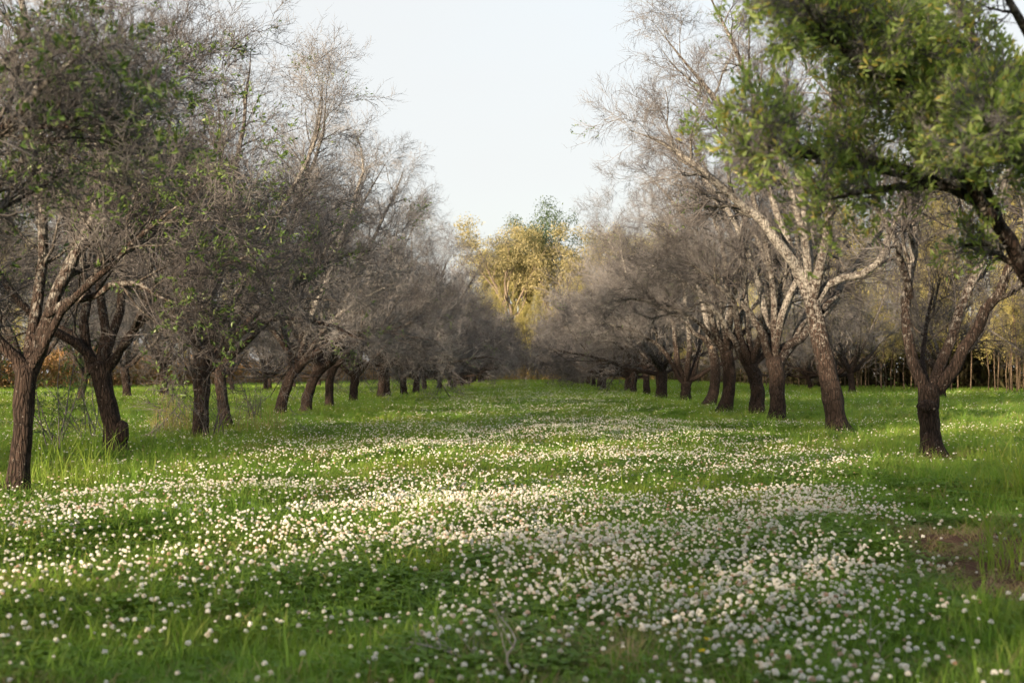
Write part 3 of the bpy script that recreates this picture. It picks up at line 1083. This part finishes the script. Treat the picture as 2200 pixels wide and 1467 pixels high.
gA = make_gum(301, 21.0, 'leaf_gum', 15000, 0.36)
gB = make_gum(302, 20.5, 'leaf_gum_dark', 11000, 0.36)
gC = make_gum(303, 17, 'leaf_gum', 13000, 0.36)
GG = 'tall gum trees closing the far end of the alley'
gums = [
    (gA, -2.0, 166, 0.0, 1.0, 'tallest gold-lit gum tree at the far end of the alley', GG),
    (gB, 2.6, 176, 1.0, 1.12, 'dark green gum crown peeping out behind the tallest gold gum', GG),
    (gC, 3.8, 165, 2.0, 1.0, 'pale gold gum right of the dark crown at the alley end', GG),
    (gA, 12.5, 170, 2.2, 1.0, 'gold gum crown showing over the far right row', GG),
    (gC, -2.2, 180, 4.0, 1.12, 'gold gum half hidden behind the tallest one', GG),
    (gB, -0.8, 186, 3.0, 1.0, 'dark gum showing through the tallest gold gum', GG),
    (gA, 18, 172, 5.0, 0.95, 'gum standing behind the far right row', GG),
    (gB, -48, 105, 1.3, 0.8, 'dark gum beyond the open grass left of the orchard', 'gums beyond the left orchard edge'),
    (gC, -50, 120, 2.8, 0.85, 'pale gum beyond the third row on the left', 'gums beyond the left orchard edge'),
    (gA, -46, 150, 0.4, 0.9, 'golden gum far behind the left rows', 'gums beyond the left orchard edge'),
]
seen = set()
for g, x, y, rz, s, lab, grp in gums:
    if id(g) in seen:
        o = copy_tree(g, (x, y, -0.05), rz, s)
    else:
        seen.add(id(g))
        o = g
        o.location = (x, y, -0.05)
        o.rotation_euler = (0, 0, rz)
        o.scale = (s, s, s)
    tag(o, lab, 'tree', grp)


def make_pole_tree(seed, H, n_leaf, low):
    rng = np.random.default_rng(seed)
    root = link('slender_tree', None)
    k = 8
    pts = np.zeros((k, 3))
    pts[:, 2] = np.linspace(0, H, k)
    pts[1:, :2] = np.cumsum(rng.standard_normal((k - 1, 2)) * 0.07, 0)
    rad = np.linspace(0.036, 0.009, k)
    pts[0, 2] = -0.15
    V, Q = tubes(pts[None], rad[None], 7, lumps(rng, 1, k, 7, 0.04))
    link('trunk', mesh_np('trunk', V, Q, None, M['pole']), root)
    a, ar = grow(rng, pts[None], rad[None], 46, low, 1.0, (0.5, 1.0), (0.9, 1.7), 4, 0.35, 0.15, 0.35, 0.005)
    mb = MB()
    V, Q = tubes(a, ar, 3)
    link('branches', mesh_np('branches', V, Q, None, M['pole']), root)
    pos, tg = along(rng, a, n_leaf, 0.2, 1.0)
    pos = pos + rng.standard_normal(pos.shape) * 0.10
    V, Q = leaves_at(rng, pos, tg, 0.17, 0.035, 0.8)
    link('crown', mesh_np('crown', V, Q, None, M['leaf_belt'], False), root)
    return root


poles = [make_pole_tree(401, 9.5, 3000, 0.18), make_pole_tree(402, 8.0, 2700, 0.18), make_pole_tree(403, 11.0, 3200, 0.2)]
pused = [False] * 3


def belt(line, n, depth, label, group, seed, sc=(0.8, 1.15)):
    r = random.Random(seed)
    line = np.array(line, float)
    seg = np.linalg.norm(np.diff(line, axis=0), axis=1)
    cum = np.concatenate([[0], np.cumsum(seg)])
    for j in range(n):
        u = (j + r.random()) / n * cum[-1]
        x = float(np.interp(u, cum, line[:, 0])) + r.uniform(0, depth)
        y = float(np.interp(u, cum, line[:, 1])) + r.uniform(0, depth) * 0.6
        i = r.randrange(3)
        s = r.uniform(*sc)
        if not pused[i]:
            pused[i] = True
            o = poles[i]
            o.location = (x, y, 0)
            o.scale = (s, s, s)
        else:
            o = copy_tree(poles[i], (x, y, 0), r.uniform(0, 6.28), s)
        tag(o, label, 'tree', group)


belt([(29, 48), (15.5, 82)], 105, 3.0, 'slender pale-stemmed tree in the dense gold belt behind the right orchard', 'slender trees of the belt behind the right orchard', 3)
belt([(15.5, 82), (13, 150)], 45, 3.0, 'slender tree of the dark belt running behind the far right row', 'slender trees of the belt behind the far right row', 4)
belt([(-13, 157), (14, 156)], 62, 3.0, 'slender gold-lit stem in the thicket closing the far end of the alley', 'slender stems of the thicket at the alley end', 5)
belt([(-9, 172), (11, 171)], 26, 4.0, 'tall slender tree standing behind the gold thicket at the alley end', 'tall slender trees behind the alley end thicket', 7, (1.35, 1.75))
belt([(-40, 66), (-25, 100), (-18, 156)], 56, 4.0, 'slender tree of the belt beyond the left orchard rows', 'slender trees of the belt beyond the left orchard', 6)


# low brush filling the foot of the belts
def brush(name, line, depth, h, n, lsize, m, label, seed):
    r_ = np.random.default_rng(seed)
    line = np.array(line, float)
    cum = np.concatenate([[0], np.cumsum(np.linalg.norm(np.diff(line, axis=0), axis=1))])
    u = r_.uniform(0, cum[-1], n)
    x = np.interp(u, cum, line[:, 0]) + r_.uniform(0, 1, n) * depth[0]
    y = np.interp(u, cum, line[:, 1]) + r_.uniform(0, 1, n) * depth[1]
    top = h * (0.45 + 0.75 * noise2(x, y, 2.2, seed) * (0.6 + 0.6 * noise2(x, y, 0.7, seed + 1)))
    z = top * r_.uniform(0, 1, n)
    V, Q = leaves_at(r_, np.stack([x, y, z], 1), np.tile(np.array([[0, 0, 0.7]]), (n, 1)), lsize, lsize * 0.28, 0.7)
    o = link(name, mesh_np(name, V, Q, None, m, False))
    tag(o, label, 'undergrowth', kind='stuff')


brush('undergrowth', [(36, 55), (19, 84), (16.5, 152)], (3, 2), 4.5, 50000, 0.6, M['brush_shade'], 'undergrowth behind the slender belt on the right, its inner shade painted dark', 61)
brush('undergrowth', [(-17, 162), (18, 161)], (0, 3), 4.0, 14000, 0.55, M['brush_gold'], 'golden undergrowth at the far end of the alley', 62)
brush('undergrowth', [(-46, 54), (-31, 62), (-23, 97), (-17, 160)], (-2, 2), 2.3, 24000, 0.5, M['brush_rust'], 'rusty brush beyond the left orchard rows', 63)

# ------------------------------------------------------------------ meadow: grass, clover, flowers
def blades(rng, n, rad, h, w, lean, seg=3):
    """a tuft of n curved tapering blades -> verts, quads, tris"""
    a = rng.uniform(0, 2 * PI, n)
    rr_ = rad * np.sqrt(rng.uniform(0, 1, n))
    base = np.stack([rr_ * np.cos(a), rr_ * np.sin(a), np.full(n, -0.015)], 1)
    az = rng.uniform(0, 2 * PI, n)
    out = np.stack([np.cos(az), np.sin(az), np.zeros(n)], 1)
    side = np.stack([-np.sin(az + rng.uniform(-0.8, 0.8, n)), np.cos(az), np.zeros(n)], 1)
    H = h * rng.uniform(0.45, 1.15, n)
    ln = lean * rng.uniform(0.2, 1.2, n)
    wd = w * rng.uniform(0.7, 1.25, n)
    rows = []
    for j in range(seg):
        u = j / seg
        c = base + out * (ln * H * u ** 2)[:, None] + np.array([0, 0, 1]) * (H * (u - 0.25 * ln * u ** 2))[:, None]
        hw = (wd * 0.5 * (1 - 0.55 * u))[:, None]
        rows += [c - side * hw, c + side * hw]
    u = 1.0
    tip = base + out * (ln * H)[:, None] + np.array([0, 0, 1]) * (H * (1 - 0.25 * ln))[:, None]
    rows.append(tip)
    V = np.stack(rows, 1)
    m = V.shape[1]
    i = np.arange(n)[:, None] * m
    Q = np.concatenate([i + np.array([[2 * j, 2 * j + 1, 2 * j + 3, 2 * j + 2]]) for j in range(seg - 1)], 0)
    T = i + np.array([[m - 3, m - 2, m - 1]])
    return V.reshape(-1, 3), Q, T


def clover_patch(rng, n, rad, h, leafw):
    """n three-leaflet clover leaves on thin stalks"""
    mb = MB()
    a = rng.uniform(0, 2 * PI, n)
    rr_ = rad * np.sqrt(rng.uniform(0, 1, n))
    base = np.stack([rr_ * np.cos(a), rr_ * np.sin(a), np.full(n, -0.01)], 1)
    top = base + np.stack([rng.normal(0, 0.02, n), rng.normal(0, 0.02, n), h * rng.uniform(0.45, 1.1, n)], 1)
    P = np.stack([base, (base + top) / 2 + rng.normal(0, 0.006, (n, 3)), top], 1)
    V, Q = tubes(P, np.full((n, 3), 0.0011), 3)
    mb.add(V, Q)
    for q in range(3):
        az = rng.uniform(0, 2 * PI, n) if q == 0 else az + 2 * PI / 3
        tilt = rng.uniform(-0.15, 0.55, n)
        d = np.stack([np.cos(az) * np.cos(tilt), np.sin(az) * np.cos(tilt), np.sin(tilt)], 1)
        s = np.stack([-np.sin(az), np.cos(az), np.zeros(n)], 1)
        w = (leafw * rng.uniform(0.7, 1.2, n))[:, None]
        up = np.array([0, 0, 1.0])
        pts = [top, top + d * w * 0.5 + s * w * 0.46 + up * w * 0.12, top + d * w * 0.95 + s * w * 0.28 + up * w * 0.06, top + d * w * 0.92,
               top + d * w * 0.95 - s * w * 0.28 + up * w * 0.06, top + d * w * 0.5 - s * w * 0.46 + up * w * 0.12]
        V = np.stack(pts, 1)
        i = np.arange(n)[:, None] * 6
        Q = np.concatenate([i + np.array([[0, 1, 2, 3]]), i + np.array([[0, 3, 4, 5]])], 0)
        mb.add(V.reshape(-1, 3), Q)
    return mb


def flower_head(rng, n, r):
    """round head of n little tapering florets over a core"""
    mb = MB()
    k = np.arange(n) + 0.5
    ph = np.arccos(1 - 1.55 * k / n)
    th = PI * (1 + 5 ** 0.5) * k
    d = np.stack([np.cos(th) * np.sin(ph), np.sin(th) * np.sin(ph), np.cos(ph)], 1)
    d = norm(d + rng.standard_normal((n, 3)) * 0.10)
    s = norm(np.cross(d, np.array([0.3, 0.2, 1.0])))
    t = np.cross(d, s)
    w = r * 1.5 / math.sqrt(n) * rng.uniform(0.75, 1.15, n)[:, None]
    R = (r * rng.uniform(0.78, 1.1, n) * np.where(rng.uniform(0, 1, n) < 0.12, 0.7, 1.0))[:, None]
    c = np.array([0, 0, 0.0])
    b0 = d * R * 0.35
    m1 = d * R * 0.80
    V = np.stack([b0, m1 + s * w, m1 + t * w, m1 - s * w, m1 - t * w, d * R], 1)
    i = np.arange(n)[:, None] * 6
    T = np.concatenate([i + np.array([x]) for x in ([0, 2, 1], [0, 3, 2], [0, 4, 3], [0, 1, 4], [5, 1, 2], [5, 2, 3], [5, 3, 4], [5, 4, 1])], 0)
    mb.add(V.reshape(-1, 3), None, T)
    return mb


PC = bpy.data.collections.new('meadow_pieces')      # prototypes for the scatter, not linked to the scene


def piece(coll, name, mesh):
    o = bpy.data.objects.new(name, mesh)
    coll.objects.link(o)
    return o


def scatter(name, coll, P, rot, scl, idx):
    me = bpy.data.meshes.new(name)
    me.vertices.add(len(P))
    me.vertices.foreach_set('co', np.asarray(P, np.float32).reshape(-1))
    a = me.attributes.new('rot', 'FLOAT_VECTOR', 'POINT')
    a.data.foreach_set('vector', np.asarray(rot, np.float32).reshape(-1))
    a = me.attributes.new('scl', 'FLOAT_VECTOR', 'POINT')
    a.data.foreach_set('vector', np.asarray(scl, np.float32).reshape(-1))
    a = me.attributes.new('idx', 'INT', 'POINT')
    a.data.foreach_set('value', np.asarray(idx, np.int32))
    o = link(name, me)
    ng = bpy.data.node_groups.new(name + '_scatter', 'GeometryNodeTree')
    ng.interface.new_socket('Geometry', in_out='INPUT', socket_type='NodeSocketGeometry')
    ng.interface.new_socket('Geometry', in_out='OUTPUT', socket_type='NodeSocketGeometry')
    gi = ng.nodes.new('NodeGroupInput')
    go = ng.nodes.new('NodeGroupOutput')
    ci = ng.nodes.new('GeometryNodeCollectionInfo')
    ci.inputs['Collection'].default_value = coll
    ci.inputs['Separate Children'].default_value = True
    ci.inputs['Reset Children'].default_value = True
    ip = ng.nodes.new('GeometryNodeInstanceOnPoints')
    ip.inputs['Pick Instance'].default_value = True

    def attr(nm, dt):
        n = ng.nodes.new('GeometryNodeInputNamedAttribute')
        n.data_type = dt
        n.inputs['Name'].default_value = nm
        return n.outputs['Attribute']
    lk = ng.links.new
    lk(gi.outputs[0], ip.inputs['Points'])
    lk(ci.outputs[0], ip.inputs['Instance'])
    lk(attr('idx', 'INT'), ip.inputs['Instance Index'])
    lk(attr('rot', 'FLOAT_VECTOR'), ip.inputs['Rotation'])
    lk(attr('scl', 'FLOAT_VECTOR'), ip.inputs['Scale'])
    lk(ip.outputs[0], go.inputs[0])
    md = o.modifiers.new('scatter', 'NODES')
    md.node_group = ng
    return o


rng = np.random.default_rng(77)


def field(n, y0, y1, side=0.46, marg=1.6, power=1.0):
    """n points in the strip y0..y1 of the wedge of ground before the viewer, with a margin either side"""
    pts = []
    tot = 0
    while tot < n:
        y = rng.uniform(y0, y1, n * 2)
        x = rng.uniform(-1, 1, n * 2) * (side * y1 + marg)
        ok = np.abs(x) < side * y + marg
        pts.append(np.stack([x[ok], y[ok]], 1))
        tot += ok.sum()
    return np.concatenate(pts)[:n]


def flower_density(x, y):
    """0..1: thick down the middle of the alley, patchy, thin near the viewer's left and none on the worn track"""
    a = np.exp(-((x - 0.2) / 3.6) ** 4)
    patch = noise2(x, y, 1.5, 1) * 0.45 + noise2(x, y, 0.5, 2) * 0.35 + noise2(x, y, 0.2, 5) * 0.20
    p = np.clip((patch - 0.24) * 2.7, 0.16, 1)
    near = np.clip((y - 3.2) / 2.0, 0.5, 1)
    near = near * (0.62 + 0.38 * np.clip((x + 1.2) / 1.2, 0, 1) * np.clip((11 - y) / 3, 0, 1))
    near = np.where(x < -0.35, near * np.clip((y - 3.9) / 3.4, 0.35, 1), near)
    right = np.clip((2.2 + (y - 7) * 0.22 - x) / 0.7, 0.05, 1)
    under = np.clip((np.abs(x) - 3.6) / 1.5, 0, 1)
    return np.clip((0.22 * under + a) * p * near * np.where((x > 0) & (y < 13), right, 1), 0, 1)


def grass_kind(x, y):
    """1 where clover rules, 0 where long grass does"""
    return np.clip((noise2(x, y, 1.3, 6) * 0.55 + noise2(x, y, 0.45, 7) * 0.45 - 0.40) * 4 + np.where((x > -0.4) & (y > 4.9), 0.1, -0.45), 0.08, 0.62)


# prototypes (names sort in the order of their index)
NG, NCV = 4, 3
GC = bpy.data.collections.new('grass_pieces')
for i in range(NG):
    V, Q, T = blades(rng, 34, 0.10, (0.10, 0.13, 0.16, 0.09)[i], 0.0050, (0.7, 0.9, 0.8, 1.2)[i])
    piece(GC, 'a%d' % i, mesh_np('tuft', V, Q, T, M['grass']))
for i in range(NCV):
    piece(GC, 'b%d' % i, clover_patch(rng, 26, 0.11, (0.07, 0.09, 0.08)[i], 0.021).mesh('clover', M['clover'], False))
for i in range(2):
    V, Q, T = blades(rng, 12, 0.06, 0.27, 0.0045, 0.7)
    piece(GC, 'c%d' % i, mesh_np('tall', V, Q, T, M['grass']))
for i in range(2):
    V, Q, T = blades(rng, 18, 0.10, 0.15, 0.0042, 1.5)
    piece(GC, 'd%d' % i, mesh_np('straw', V, Q, T, M['straw']))
V, Q, T = blades(rng, 30, 0.4, 0.30, 0.02, 0.6)
piece(GC, 'e0', mesh_np('far', V, Q, T, M['grass']))
V, Q, T = blades(rng, 30, 0.4, 0.18, 0.03, 0.9)
piece(GC, 'e1', mesh_np('far', V, Q, T, M['grass']))

gp, gr, gs, gi_ = [], [], [], []


def put_grass(pts, hscale, wscale, thin_bare=True):
    x, y = pts[:, 0], pts[:, 1]
    n = len(x)
    u = rng.uniform(0, 1, n)
    bare = bare_mask(x, y)
    keep = (u > bare * 0.88) | (not thin_bare)
    x, y, bare = x[keep], y[keep], bare[keep]
    n = len(x)
    k = grass_kind(x, y)
    u = rng.uniform(0, 1, n)
    idx = np.where(u < k, NG + rng.integers(0, NCV, n), rng.integers(0, NG, n))
    v = rng.uniform(0, 1, n)
    lon = np.where(np.abs(x) > 3.3, 0.16, 0.03)
    idx = np.where(v < lon, NG + NCV + rng.integers(0, 2, n), idx)
    dry = np.clip(noise2(x, y, 0.9, 9) - 0.55, 0, 1) * 0.8 + 0.05 + bare * 0.55
    idx = np.where(rng.uniform(0, 1, n) < dry, NG + NCV + 2 + rng.integers(0, 2, n), idx)
    s = rng.uniform(0.7, 1.3, n)
    hh = hscale * s * (0.65 + 0.7 * noise2(x, y, 0.8, 12)) * np.where(bare > 0.3, 0.6, 1)
    gp.append(np.stack([x, y, gh(x, y)], 1))
    gr.append(np.stack([rng.normal(0, 0.09, n), rng.normal(0, 0.09, n), rng.uniform(0, 6.28, n)], 1))
    gs.append(np.stack([wscale * s, wscale * s, hh], 1))
    gi_.append(idx)


put_grass(field(28000, 1.5, 9, marg=1.2), 0.8, 1.0)
put_grass(field(30000, 9, 20), 0.95, 1.25)
put_grass(field(34000, 20, 45, marg=2), 1.1, 1.9)
ring = []
for fx_, fy_ in FEET:
    a_ = rng.uniform(0, 6.28, 46)
    r2 = rng.uniform(0.14, 0.5, 46)
    ring.append(np.stack([fx_ + np.cos(a_) * r2, fy_ + np.sin(a_) * r2], 1))
ring = np.concatenate(ring)
n = len(ring)
gp.append(np.stack([ring[:, 0], ring[:, 1], gh(ring[:, 0], ring[:, 1])], 1))
gr.append(np.stack([rng.normal(0, 0.15, n), rng.normal(0, 0.15, n), rng.uniform(0, 6.28, n)], 1))
s = rng.uniform(0.6, 1.1, n)
gs.append(np.stack([s, s, s], 1))
gi_.append(np.where(rng.uniform(0, 1, n) < 0.55, NG + NCV + rng.integers(0, 2, n), NG + NCV + 2 + rng.integers(0, 2, n)))
far = field(30000, 45, 156, 0.42, 3)
far = far[(np.abs(far[:, 0]) < 50)]
n = len(far)
gp.append(np.stack([far[:, 0], far[:, 1], gh(far[:, 0], far[:, 1])], 1))
gr.append(np.stack([np.zeros(n), np.zeros(n), rng.uniform(0, 6.28, n)], 1))
s = rng.uniform(0.8, 1.4, n)
gs.append(np.stack([s, s, s * 0.7], 1))
gi_.append(NG + NCV + 4 + rng.integers(0, 2, n))
grass = scatter('grass', GC, np.concatenate(gp), np.concatenate(gr), np.concatenate(gs), np.concatenate(gi_))
tag(grass, 'lush green grass and clover leaves covering the orchard floor', 'grass', kind='stuff')

# flowers: the 300 that show largest as things, the others as one mass
FC = bpy.data.collections.new('flower_pieces')
HEADS = []
for i in range(4):
    r_ = np.random.default_rng(60 + i)
    HEADS.append(flower_head(r_, 52, 0.0094).mesh('clover_flower', M['flower']))


def stem_mesh(seed, h):
    r_ = np.random.default_rng(seed)
    P = np.array([[0, 0, 0.0], [r_.normal(0, .006), r_.normal(0, .006), -h * 0.5], [r_.normal(0, .02), r_.normal(0, .02), -h]])
    V, Q = tubes(spline(P, 5)[None], np.full((1, 5), 0.0012), 4)
    return mesh_np('stem', V, Q, None, M['stem'])


STEMS = [stem_mesh(i, 0.22) for i in range(4)]
for i in range(3):
    mb = flower_head(np.random.default_rng(80 + i), 22, 0.0100)
    piece(FC, 'h%d' % i, mb.mesh('head', M['flower']))
for i in range(2):
    mb = flower_head(np.random.default_rng(90 + i), 52, 0.0094)
    piece(FC, 'n%d' % i, mb.mesh('head', M['flower']))

cand = np.concatenate([field(44000, 3.6, 10, marg=1), field(95000, 10, 24), field(110000, 24, 60), field(60000, 60, 120, 0.2, 1)])
fx, fy = cand[:, 0], cand[:, 1]
keep = rng.uniform(0, 1, len(fx)) < flower_density(fx, fy)
# clusters: pull many flowers towards shared centres
fx, fy = fx[keep], fy[keep]
fx = fx + rng.normal(0, 0.03, len(fx))
ht = rng.uniform(0.07, 0.145, len(fx)) * (0.8 + 0.4 * noise2(fx, fy, 0.8, 12))
fz = gh(fx, fy) + ht
order = np.argsort(fy)
fx, fy, fz = fx[order], fy[order], fz[order]
inview = (np.abs(fx / fy + 0.0127) < 0.41) & (fy > 4.0)
big = np.where(inview)[0][:300]
isbig = np.zeros(len(fx), bool)
isbig[big] = True
for q, j in enumerate(big):
    o = link('clover_flower', HEADS[q % 4], None, (fx[j], fy[j], fz[j]))
    s = float(rng.uniform(0.6, 1.25))
    o.scale = (s, s, s * float(rng.uniform(0.85, 1.05)))
    o.rotation_euler = (rng.normal(0, 0.22), rng.normal(0, 0.22), rng.uniform(0, 6.28))
    tag(o, 'white clover flower head on a thin stem in the near grass', 'flower', 'clover flowers nearest the viewer')
    st = link('stem', STEMS[q % 4], o)
rest = ~isbig
n = int(rest.sum())
s = rng.uniform(0.55, 1.25, n) * np.where(fy[rest] > 30, 1.25, 1.0)
idx = np.where(fy[rest] < 9, 3 + rng.integers(0, 2, n), rng.integers(0, 3, n))
fl = scatter('clover_flowers', FC, np.stack([fx[rest], fy[rest], fz[rest]], 1),
             np.stack([rng.normal(0, 0.25, n), rng.normal(0, 0.25, n), rng.uniform(0, 6.28, n)], 1), np.stack([s, s, s * 0.92], 1), idx)
tag(fl, 'countless small white clover flowers carpeting the alley', 'flowers', kind='stuff')
print('flowers', n + 300)


# ------------------------------------------------------------------ small things
def tussock(loc, n, h, m, label, seed, rad=0.12, w=0.007, lean=0.8, name='grass_tussock'):
    r_ = np.random.default_rng(seed)
    V, Q, T = blades(r_, n, rad, h, w, lean, 5)
    o = link(name, mesh_np(name, V, Q, T, m), None, (loc[0], loc[1], float(gh(loc[0], loc[1]))))
    tag(o, label, 'grass')
    return o


def at_px(x, y):
    d = CAMH * FPX / (y - VY)
    return px(x, y, d)


tussock(at_px(2195, 1085), 110, 0.62, M['grass'], 'long-bladed grass clump at the right edge beside bare earth', 1, 0.16, 0.008, 0.9)
tussock(at_px(2120, 1010), 90, 0.42, M['grass'], 'low grass clump right of the nearest right trunk', 2, 0.25, 0.007, 0.9)
tussock(at_px(375, 935), 160, 0.75, M['straw'], 'tall dry tawny grass clump between two left trunks', 3, 0.38, 0.007, 0.45)
tussock(at_px(150, 1040), 120, 0.60, M['grass'], 'tall green grass clump right of the lowest left trunk', 4, 0.35, 0.007, 0.6)
tussock(at_px(1880, 985), 120, 0.42, M['grass'], 'bright arching grass clump left of the nearest right trunk', 5, 0.35, 0.007, 0.9)
tussock(at_px(2150, 1240), 80, 0.40, M['grass'], 'grass clump on the right edge of the bare earth', 6, 0.14, 0.006, 0.9)
tussock(at_px(560, 940), 100, 0.55, M['straw'], 'thin dry grass clump right of the slim leftward-leaning trunk', 7, 0.4, 0.006, 0.4)


def sapling(x, y, h, label, seed, leafy):
    r_ = np.random.default_rng(seed)
    p = at_px(x, y)
    root = link('leafy_sucker', None, None, (p[0], p[1], float(gh(p[0], p[1]))))
    P = []
    R = []
    for i in range(7):
        d = norm(np.array([r_.normal(0, 0.35), r_.normal(0, 0.35), 1.0]))
        q = [np.array([r_.normal(0, 0.08), r_.normal(0, 0.08), -0.03])]
        for j in range(5):
            q.append(q[-1] + d * h * r_.uniform(0.7, 1.1) / 5)
            d = norm(d + r_.standard_normal(3) * 0.15)
        P.append(q)
        R.append(np.linspace(0.009, 0.003, 6))
    P, R = np.array(P), np.array(R)
    V, Q = tubes(P, R, 5)
    link('stem', mesh_np('stem', V, Q, None, M['twig']), root)
    a, ar = grow(r_, P, R, 12, 0.15, 1.0, (0.5, 1.1), (0.2, 0.55), 4, 0.0, 0.25, 0.5, 0.0018, bend=-0.05)
    V, Q = tubes(a, ar, 3)
    link('branches', mesh_np('branches', V, Q, None, M['twig']), root)
    pos, tg = along(r_, a, leafy, 0.1, 1.0)
    V, Q = leaves_at(r_, pos, tg, 0.045, 0.013, 0.7)
    link('foliage', mesh_np('foliage', V, Q, None, M['leaf_green'], False), root)
    tag(root, label, 'shrub')


sapling(125, 985, 1.5, 'dark leafy sucker shoots rising between the two lowest left trunks', 31, 1500)
sapling(185, 960, 1.2, 'thin leafy sucker shoots beside the burled left trunk', 32, 500)
sapling(545, 905, 1.3, 'almost bare sucker shoots in front of the leaning left trunks', 33, 60)
sapling(450, 950, 0.9, 'thin bare shoots at the foot of the many-boughed left tree', 34, 20)


def dead_branch(pts, r0, label, seed, fork=6):
    """fallen forked stick lying in the grass; pts = [(x, y, z)...]"""
    r_ = np.random.default_rng(seed)
    P = np.array(pts, float)
    mid = P[0].copy()
    mid[2] = 0
    Pk = spline(np.column_stack([P - mid, np.linspace(r0, r0 * 0.35, len(P))]), 12)
    V, Q = tubes(Pk[None, :, :3], Pk[None, :, 3], 8, lumps(r_, 1, 12, 8, 0.06))
    root = link('fallen_branch', mesh_np('fallen_branch', V, Q, None, M['deadwood']), None, tuple(mid))
    a, ar = grow(r_, Pk[None, :, :3], Pk[None, :, 3], fork, 0.25, 1.0, (0.5, 1.0), (0.07, 0.2), 5, 0.1, 0.25, 0.55, 0.0022)
    b, br = grow(r_, a, ar, 3, 0.3, 1.0, (0.5, 1.0), (0.06, 0.16), 3, 0.1, 0.25, 0.6, 0.0015)
    mb = MB()
    mb.add(*tubes(a, ar, 5))
    mb.add(*tubes(b, br, 3))
    link('twigs', mb.mesh('twigs', M['deadwood']), root)
    tag(root, label, 'branch')


def pz(x, y, d):
    return tuple(px(x, y, d))


dead_branch([pz(1112, 1490, 4.05), pz(1098, 1440, 4.08), pz(1088, 1405, 4.1), pz(1108, 1378, 4.12), pz(1098, 1350, 4.15), pz(1075, 1320, 4.2)], 0.0055,
            'crooked pale dead branch standing up from the grass at the bottom centre', 41, 3)
dead_branch([pz(1075, 1480, 4.1), pz(1040, 1440, 4.15), pz(1000, 1410, 4.25), pz(940, 1390, 4.35), pz(880, 1375, 4.4)], 0.006,
            'thin dry branch lying left of the crooked pale branch', 42, 7)
dead_branch([pz(1270, 1480, 4.1), pz(1320, 1455, 4.12), pz(1380, 1440, 4.15), pz(1430, 1415, 4.2)], 0.005,
            'short brown dry branch lying right of the crooked pale branch', 43, 3)
dead_branch([pz(1940, 1450, 4.4), pz(1915, 1430, 4.45), pz(1890, 1412, 4.5), pz(1840, 1408, 4.55)], 0.005,
            'small dry twig in the grass at the bottom right', 44, 4)


def yellow_flower(x, y, label, seed):
    r_ = np.random.default_rng(seed)
    d = CAMH * FPX / (y - VY) * 0.87
    p = px(x, y, d)
    mb = MB()
    n = 9
    a = np.arange(n) * 2 * PI / n
    dirs = np.stack([np.cos(a), np.sin(a), np.full(n, 0.35)], 1)
    V, Q = leaves_at(r_, np.zeros((n, 3)), dirs, 0.013, 0.008, 0.1)
    o = link('yellow_flower', mesh_np('yellow_flower', V, Q, None, M['yellow'], False), None, tuple(p))
    link('stem', STEMS[seed % 4], o)
    tag(o, label, 'flower')


yellow_flower(1482, 1258, 'tiny yellow flower among white clover right of centre', 51)
yellow_flower(1516, 1369, 'tiny yellow flower low in the clover, upper of two', 52)
yellow_flower(1505, 1393, 'tiny yellow flower low in the clover, lower of two', 53)
